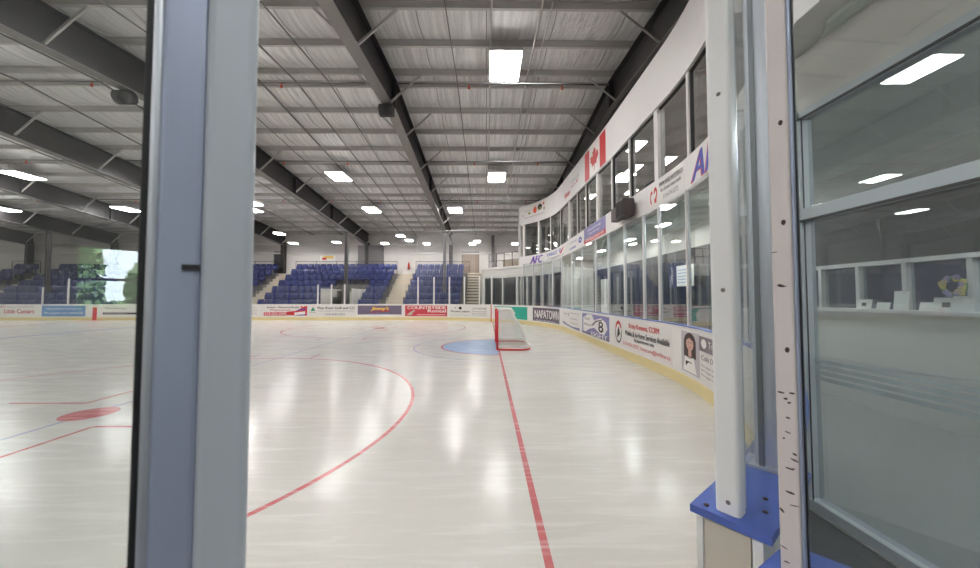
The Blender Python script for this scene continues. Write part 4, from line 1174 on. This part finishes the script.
# entrance gap in the middle block with dark rails
mb = MB(); mb.box(VOM[0] - .08, VOM[0], row_y(0) - .35, row_y(4) - .35, 0, row_z(3) + .1).box(VOM[1], VOM[1] + .08, row_y(0) - .35, row_y(4) - .35, 0, row_z(3) + .1)
struct(mb.build('wall_entrance', 'wall_panel'))
struct(MB().box(VOM[0] + .7, VOM[1] - .25, row_y(4) - .38, row_y(4) - .352, .0, 2.05).build('door_2', 'lobby_wall'), 'pale doorway at the back of the seat entrance', 'door')
t = empty('guard_rail', (VOM[0], row_y(0), 0), 'dark tube guard rail round the entrance gap among the seats', 'railing')
X1_ = VOM[1] - VOM[0]
yb_ = row_y(4) - .3 - row_y(0)
for (x, y) in ((-.04, -.2), (-.04, 1.5), (-.04, yb_), (X1_ + .04, -.2), (X1_ + .04, 1.5), (X1_ + .04, yb_), (X1_ / 2, yb_)):
    r_ = min(3, max(0, (y + .35) / RDY)); MB().tube([(x, y, .6 + .5 * r_), (x, y, 1.6 + .5 * r_)], .025, 8).build('upright', 'ink_black', t)
for h_ in (1.1, 1.58): MB().tube([(-.04, -.2, h_), (-.04, yb_, h_ + 1.5), (X1_ + .04, yb_, h_ + 1.5), (X1_ + .04, -.2, h_)], .022, 8).build('rail', 'ink_black', t)
# dark kit hanging at the gap
# rails at the top walkway
for i, (x0, x1) in enumerate(((-17.0, -8.0), (-6.3, -1.5), (-27, -18.5), (-42, -39.5))):
    t = empty('guard_rail', (x0, NORTH - .95, row_z(6)), ['dark guard rail behind the top row of the middle block', 'dark guard rail behind the top row nearest the goal', 'dark guard rail behind the top row beside the grey post', 'dark guard rail behind the top row seen through the side pane'][i], 'railing', 'guard rails behind the top rows')
    L_ = x1 - x0
    n = max(2, int(L_ / 1.8))
    for k in range(n + 1): MB().tube([(L_ * k / n, 0, 0), (L_ * k / n, 0, 1.12)], .022, 8).build('upright', 'dark_steel', t)
    for h_ in (.6, 1.12): MB().tube([(0, 0, h_), (L_, 0, h_)], .02, 8).build('rail', 'dark_steel', t)

# stair of pale risers beside the corner lobby and the door above
mb = MB()
for k in range(15):
    mb.box(-1.62, -.44, row_y(0) + .2 + .36 * k, row_y(0) + .2 + .36 * (k + 1), 0, .25 * (k + 1))
st = tag(mb.build('corner_stairs', 'stair_pale'), 'flight of pale stairs beside the low corner lobby', 'stairs')
nose = MB()
for k in range(15): nose.box(-1.6, -.46, row_y(0) + .19 + .36 * k, row_y(0) + .2 + .36 * k, .25 * k + .02, .25 * k + .12)
nose.build('step_nosing', 'grey_steel', st)
def wall_door(n_, x0, x1, m, label):
    d_ = struct(MB().box(x0, x1, NORTH - .05, NORTH, row_z(6), row_z(6) + 2.05).build('door_%d' % n_, m), label, 'door')
    fr = MB().box(x0 - .08, x0, NORTH - .07, NORTH, row_z(6), row_z(6) + 2.13).box(x1, x1 + .08, NORTH - .07, NORTH, row_z(6), row_z(6) + 2.13).box(x0, x1, NORTH - .07, NORTH, row_z(6) + 2.05, row_z(6) + 2.13)
    struct(fr.build('door_frame', 'grey_steel', d_)); return d_
wall_door(3, -19.45, -18.75, 'dark_door', 'dark door at the head of the aisle stairs')
wall_door(4, -2.2, -.75, 'brown_door', 'brown double door above the corner stairs')
# red extinguisher, sign, wall boxes on the far wall
x = (409 - X0) / F * NORTH
t = empty('fire_extinguisher', (x, NORTH - .12, row_z(6) + .5), 'red fire extinguisher on the far wall above the aisle stairs', 'extinguisher')
MB().tube([(0, 0, 0), (0, 0, .5), (0, 0, .6)], [.09, .09, .03], 12).build('cylinder_body', 'red_paint', t); MB().tube([(0, 0, .6), (0, 0, .68)], .03, 8).build('valve', 'ink_black', t); MB().obox((-.03, .06, .2), (.06, 0, 0), (0, .06, 0), (0, 0, .2)).build('wall_mount', 'dark_steel', t)
x = (328 - X0) / F * NORTH
t = empty('wall_sign', (x, NORTH - .03, row_z(6) + 1.25), 'small yellow and red sign on the far wall behind the middle block', 'sign')
MB().box(-.7, .7, 0, .03, 0, .5).build('panel', 'panel_white', t); MB().box(-.4, .55, -.006, 0, .22, .46).build('graphic', 'ink_yellow', t); MB().box(-.5, -.1, -.008, -.001, .1, .3).build('graphic', 'ink_red', t)
x = (369 - X0) / F * 31.8
struct(MB().box(x - 1.0, x + 1.2, NORTH - .5, NORTH, row_z(6), 6.3).build('wall_closet', 'grey_steel'), 'grey boxed closet against the far wall', 'closet')
# railing on the corner lobby roof, wind column, beige crate
t = empty('guard_rail', (.2, 26.6, ZB + .1), 'dark guard rail on the flat roof of the low corner lobby', 'railing')
for k in range(5): MB().tube([(.55 * k, -.55 * k, 0), (.55 * k, -.55 * k, 1.1)], .022, 8).build('upright', 'dark_steel', t)
MB().tube([(0, 0, 1.1), (2.2, -2.2, 1.1)], .022, 8).build('rail', 'dark_steel', t); MB().tube([(0, 0, .55), (2.2, -2.2, .55)], .018, 8).build('rail', 'dark_steel', t)
t = empty('roof_crate', (1.95, 26.6, ZB + .1), 'beige low box on the corner lobby roof behind its railing', 'box')
MB().bevbox((0, 0, .3), (1, 0, 0), (0, 1, 0), (0, 0, 1), .7, .4, .3, .06).build('body', 'stair_pale', t); MB().bevbox((0, 0, .63), (1, 0, 0), (0, 1, 0), (0, 0, 1), .72, .42, .03, .06).build('lid', 'stair_pale', t)
struct(MB().box(.46, .74, NORTH - .35, NORTH, 0, roof_z(NORTH) - .3).build('column_wind', 'grey_steel'))

# protective net and its cable in front of the end block
t = empty('safety_net', ((417 - X0) / F * 25.2, 25.2, 3.1), 'fine protective net hung from a cable above the glass near the goal', 'netting')
XL, XR = (417 - X0) / F * 25.2, (521 - X0) / F * 25.2
zL, zR = H + (Y0 - 232) * 25.2 / F, H + (Y0 - 224) * 25.2 / F
g = MB()
nx, nz = 60, 34
for i in range(nx + 1):
    x = (XR - XL) * i / nx; zt_ = zL + (zR - zL) * i / nx
    if XL + x > -.8: continue
    g.obox((x, 0, 0), (.006, 0, 0), (0, .006, 0), (0, 0, zt_ - 3.1))
for j in range(nz):
    z = (zL - 3.1) * j / nz; g.obox((0, 0, z), (-.8 - XL, 0, 0), (0, .006, 0), (0, 0, .006))
tag(g.build('mesh', 'duct_white', t), kind='stuff')
MB().tube([(0, 0, zL - 3.1), ((XR - XL) / 2, 0, (zL + zR) / 2 - 3.1 - .12), (XR - XL, 0, zR - 3.1)], .018, 6).build('cable', 'duct_white', t)
MB().tube([(0, 0, 0), (0, 0, zL - 3.1)], .012, 6).build('edge_cord', 'duct_white', t)

# ------------------------------------------------------------------ roof services
def light(x, y, z, label, group, w_=.93, l_=1.38, m='lamp', hang=True):
    t = empty('ceiling_light', (x, y, z), label, 'ceiling light', group)
    fr = MB().box(-w_ / 2, w_ / 2, -l_ / 2, l_ / 2, .03, .09)
    for a0, a1, b0, b1 in ((-w_ / 2, -w_ / 2 + .03, -l_ / 2, l_ / 2), (w_ / 2 - .03, w_ / 2, -l_ / 2, l_ / 2), (-w_ / 2, w_ / 2, -l_ / 2, -l_ / 2 + .03), (-w_ / 2, w_ / 2, l_ / 2 - .03, l_ / 2), (-.012, .012, -l_ / 2, l_ / 2)): fr.box(a0, a1, b0, b1, -.02, .03)
    hs = fr.build('housing', 'white_paint', t)
    MB().box(-w_ / 2 + .03, -.012, -l_ / 2 + .03, l_ / 2 - .03, -.06, .03).build('diffuser', m, t)  # depth below the frame is added so glowing sides brighten roof and walls
    MB().box(.012, w_ / 2 - .03, -l_ / 2 + .03, l_ / 2 - .03, -.06, .03).build('diffuser', m, t)
    if hang:
        top_ = roof_z(y) - .24
        for sy in (-1, 1): MB().tube([(0, sy * l_ * .4, .09), (0, sy * l_ * .4, top_ - z)], .006, 5).build('hanger', 'galvanised', hs)
ROWL = [(.55, 'over the goal line'), (-7.9, 'above the faceoff circle'), (-16.2, 'past the second roof frame'), (-24.6, 'near the centre line'), (-33, 'beyond the centre line'), (-41.5, 'in the last but one row'), (-50, 'in the last row')]
for x, nm in ROWL:
    for k, y in enumerate((2.0, 10.2, 18.6, 24.0)):
        xx = -2.15 if (x > 0 and k == 3) else x
        light(xx, y, roof_z(y) - .62, 'bright rectangular light %s, %s from the near side' % (nm, ORD[k + 1]), 'high bay lights under the rink roof')
for k, (px, py) in enumerate(((279.5, 233.5), (293.5, 243), (253, 203), (336.5, 242), (384.5, 243), (400.5, 235.5), (409, 240), (426.5, 243.5), (472.5, 243.6), (477, 240.8), (515, 244))):
    z = 6.25; y = min((z - H) * F / (Y0 - py), 30.2)
    light((px - X0) / F * y, y, z + .0, 'small bright light under the low roof over the seats, %s from the grey post' % ORD[k + 1], 'small lights over the seats', .55, .7, 'lamp_far', hang=(y < 31))
for k, (x, y) in enumerate(((-4, -5), (-14, -5), (-24, -5))): light(x, y, roof_z(y) - .62, 'bright rectangular light over the near concourse, %s from the gate' % ORD[k + 1], 'lights over the near concourse')

for k, (x, y) in enumerate(((-5.0, -1.6), (-2.0, -5.6), (1.6, -2.0))):  # lamps added out of view to brighten the gate posts and soffit
    t = empty('ceiling_light', (x, y, 4.6), 'added unseen fill light over the near concourse, %s from the gate' % ORD[k + 1], 'ceiling light', 'added fill lights over the near concourse')
    hs = MB().box(-.14, .14, -.62, .62, 0, .07).build('housing', 'white_paint', t); MB().box(-.12, .12, -.6, .6, -.01, 0).build('diffuser', 'lamp_fill', hs)
    for sy in (-.5, .5): MB().tube([(0, sy, .07), (0, sy, roof_z(y) - 4.6 - .2)], .006, 5).build('hanger', 'galvanised', hs)

def run(name, label, pts, r, cat, m='pipe_grey', group=None):
    t = MB().tube([(a, b, c - r) for a, b, c in pts], r, 8).build(name, m); return tag(t, label, cat, group)
CN = [(-7.72, .035, 'thick grey conduit along the faceoff circle light row'), (-6.5, .03, 'grey conduit halfway between light row and first roof frame'), (-5.4, .022, 'thin grey conduit beside the first roof frame'), (-1.0, .018, 'thin grey conduit just past the first roof frame'),
      (.12, .025, 'pale grey conduit straight above the goal line light'), (1.35, .03, 'pair of grey conduits near the lounge wall, thicker one'), (1.6, .018, 'pair of grey conduits near the lounge wall, thinner one'), (-13.2, .03, 'grey conduit past the second roof frame'), (-15.9, .03, 'grey conduit along the second light row'), (-21.5, .03, 'grey conduit past the third roof frame'), (-9.2, .02, 'thin grey conduit on the far side of the circle light row')]
for x, r_, lab in CN:
    run('ceiling_conduit', lab, [(x, SOUTH + .1, roof_z(SOUTH + .1) - .247), (x, YC, RIDGE - .262), (x, NORTH - .1, roof_z(NORTH - .1) - .247)], r_, 'pipe', 'galvanised' if x > -.5 else 'pipe_grey', 'conduits along the roof')
for k, y in enumerate((YC, 6.0, 17.5, 23.0)):
    z = roof_z(y) - .33
    t = empty('sprinkler_pipe', (0, y, z), ['sprinkler pipe along the roof ridge with orange heads', 'sprinkler pipe on the near roof slope with orange heads', 'sprinkler pipe on the far roof slope with orange heads', 'sprinkler pipe nearest the seats with orange heads'][k], 'pipe', 'sprinkler pipes under the roof')
    for xa, xc in zip(FRAMES[1:], FRAMES): MB().tube([(xa + .02, 0, 0), (xc - .02, 0, 0)], .028, 8).build('pipe', 'pipe_grey', t)
    for i in range(15):
        x = 2.6 - 3.2 * i
        MB().tube([(x, 0, -.02), (x, 0, -.1), (x, 0, -.17)], [.02, .028, .045], 8).build('sprinkler_head', 'ink_orange', t)
# round dark units hung from the frames at the ridge
for x, y, lab in ((XA - .02, 11.3, 'round dark loudspeaker hung under the first roof frame at the ridge'), (-10.95, 10.5, 'round grey loudspeaker hung under the second roof frame')):
    z = roof_z(y) - .245 - 1.05
    t = empty('hanging_speaker', (x, y, z), lab, 'loudspeaker')
    MB().tube([(-.22, 0, -.2), (.22, 0, -.2)], .2, 16).build('drum', 'ink_black', t); MB().tube([(0, 0, -.02), (0, 0, .05)], .03, 8).build('bracket', 'dark_steel', t)

# ------------------------------------------------------------------ outside the back window
struct(MB().box(-30, 40, -60, SOUTH - .2, -.4, -.3).build('ground_lawn', 'lawn'))
def tree(x, y, h, r, label):
    t = empty('tree', (x, y, -.3), label, 'tree', 'trees outside the back window')
    MB().tube([(0, 0, 0), (.05, 0, h * .4), (0, .05, h * .8)], [.16, .12, .05], 8).build('trunk', 'bark', t)
    rg = random.Random(int(x * 10 + y)); g = MB()
    for k in range(1500):
        while True:
            q = V((rg.uniform(-1, 1), rg.uniform(-1, 1), rg.uniform(-1, 1)))
            if .5 < q.length < 1: break
        c = V((q.x * r, q.y * r, h * .62 + q.z * h * .36)); a = V((rg.uniform(-1, 1), rg.uniform(-1, 1), rg.uniform(-1, 1))).normalized() * .11; b = a.cross(V((rg.uniform(-1, 1), rg.uniform(-1, 1), .3))).normalized() * .07
        g.add([c - a, c - b, c + a, c + b], [(0, 1, 2, 3)])
    tag(g.build('foliage', 'leaf_green', t), kind='stuff')
tree(.80, -14.0, 3.9, .56, 'leafy tree outside the back window, nearer one')
tree(2.55, -14.6, 3.4, .72, 'leafy tree outside the back window, farther one')
tree(1.5, -16.5, 1.9, 1.3, 'low bush outside the back window')

sl = bpy.data.lights.new('sun', 'SUN'); sl.energy = 26; sl.angle = .02; so = bpy.data.objects.new('sun', sl); COL.objects.link(so); so.rotation_euler = (radians(-32), radians(8), 0)
# ------------------------------------------------------------------ world and render look
wd = bpy.data.worlds.new('world'); SC.world = wd; wd.use_nodes = True
bg = wd.node_tree.nodes['Background']; bg.inputs[0].default_value = (.80, .90, 1.0, 1); bg.inputs[1].default_value = 9.0
SC.view_settings.view_transform = 'Standard'; SC.view_settings.look = 'None'
SC.view_settings.gamma = 1.0; SC.view_settings.use_curve_mapping = False
SC.view_settings.exposure = 0.87
cy = SC.cycles
cy.use_denoising = True
cy.max_bounces = 10; cy.diffuse_bounces = 5; cy.glossy_bounces = 5; cy.transparent_max_bounces = 32; cy.transmission_bounces = 6
cy.sample_clamp_indirect = 6.0
cy.caustics_reflective = False; cy.caustics_refractive = False
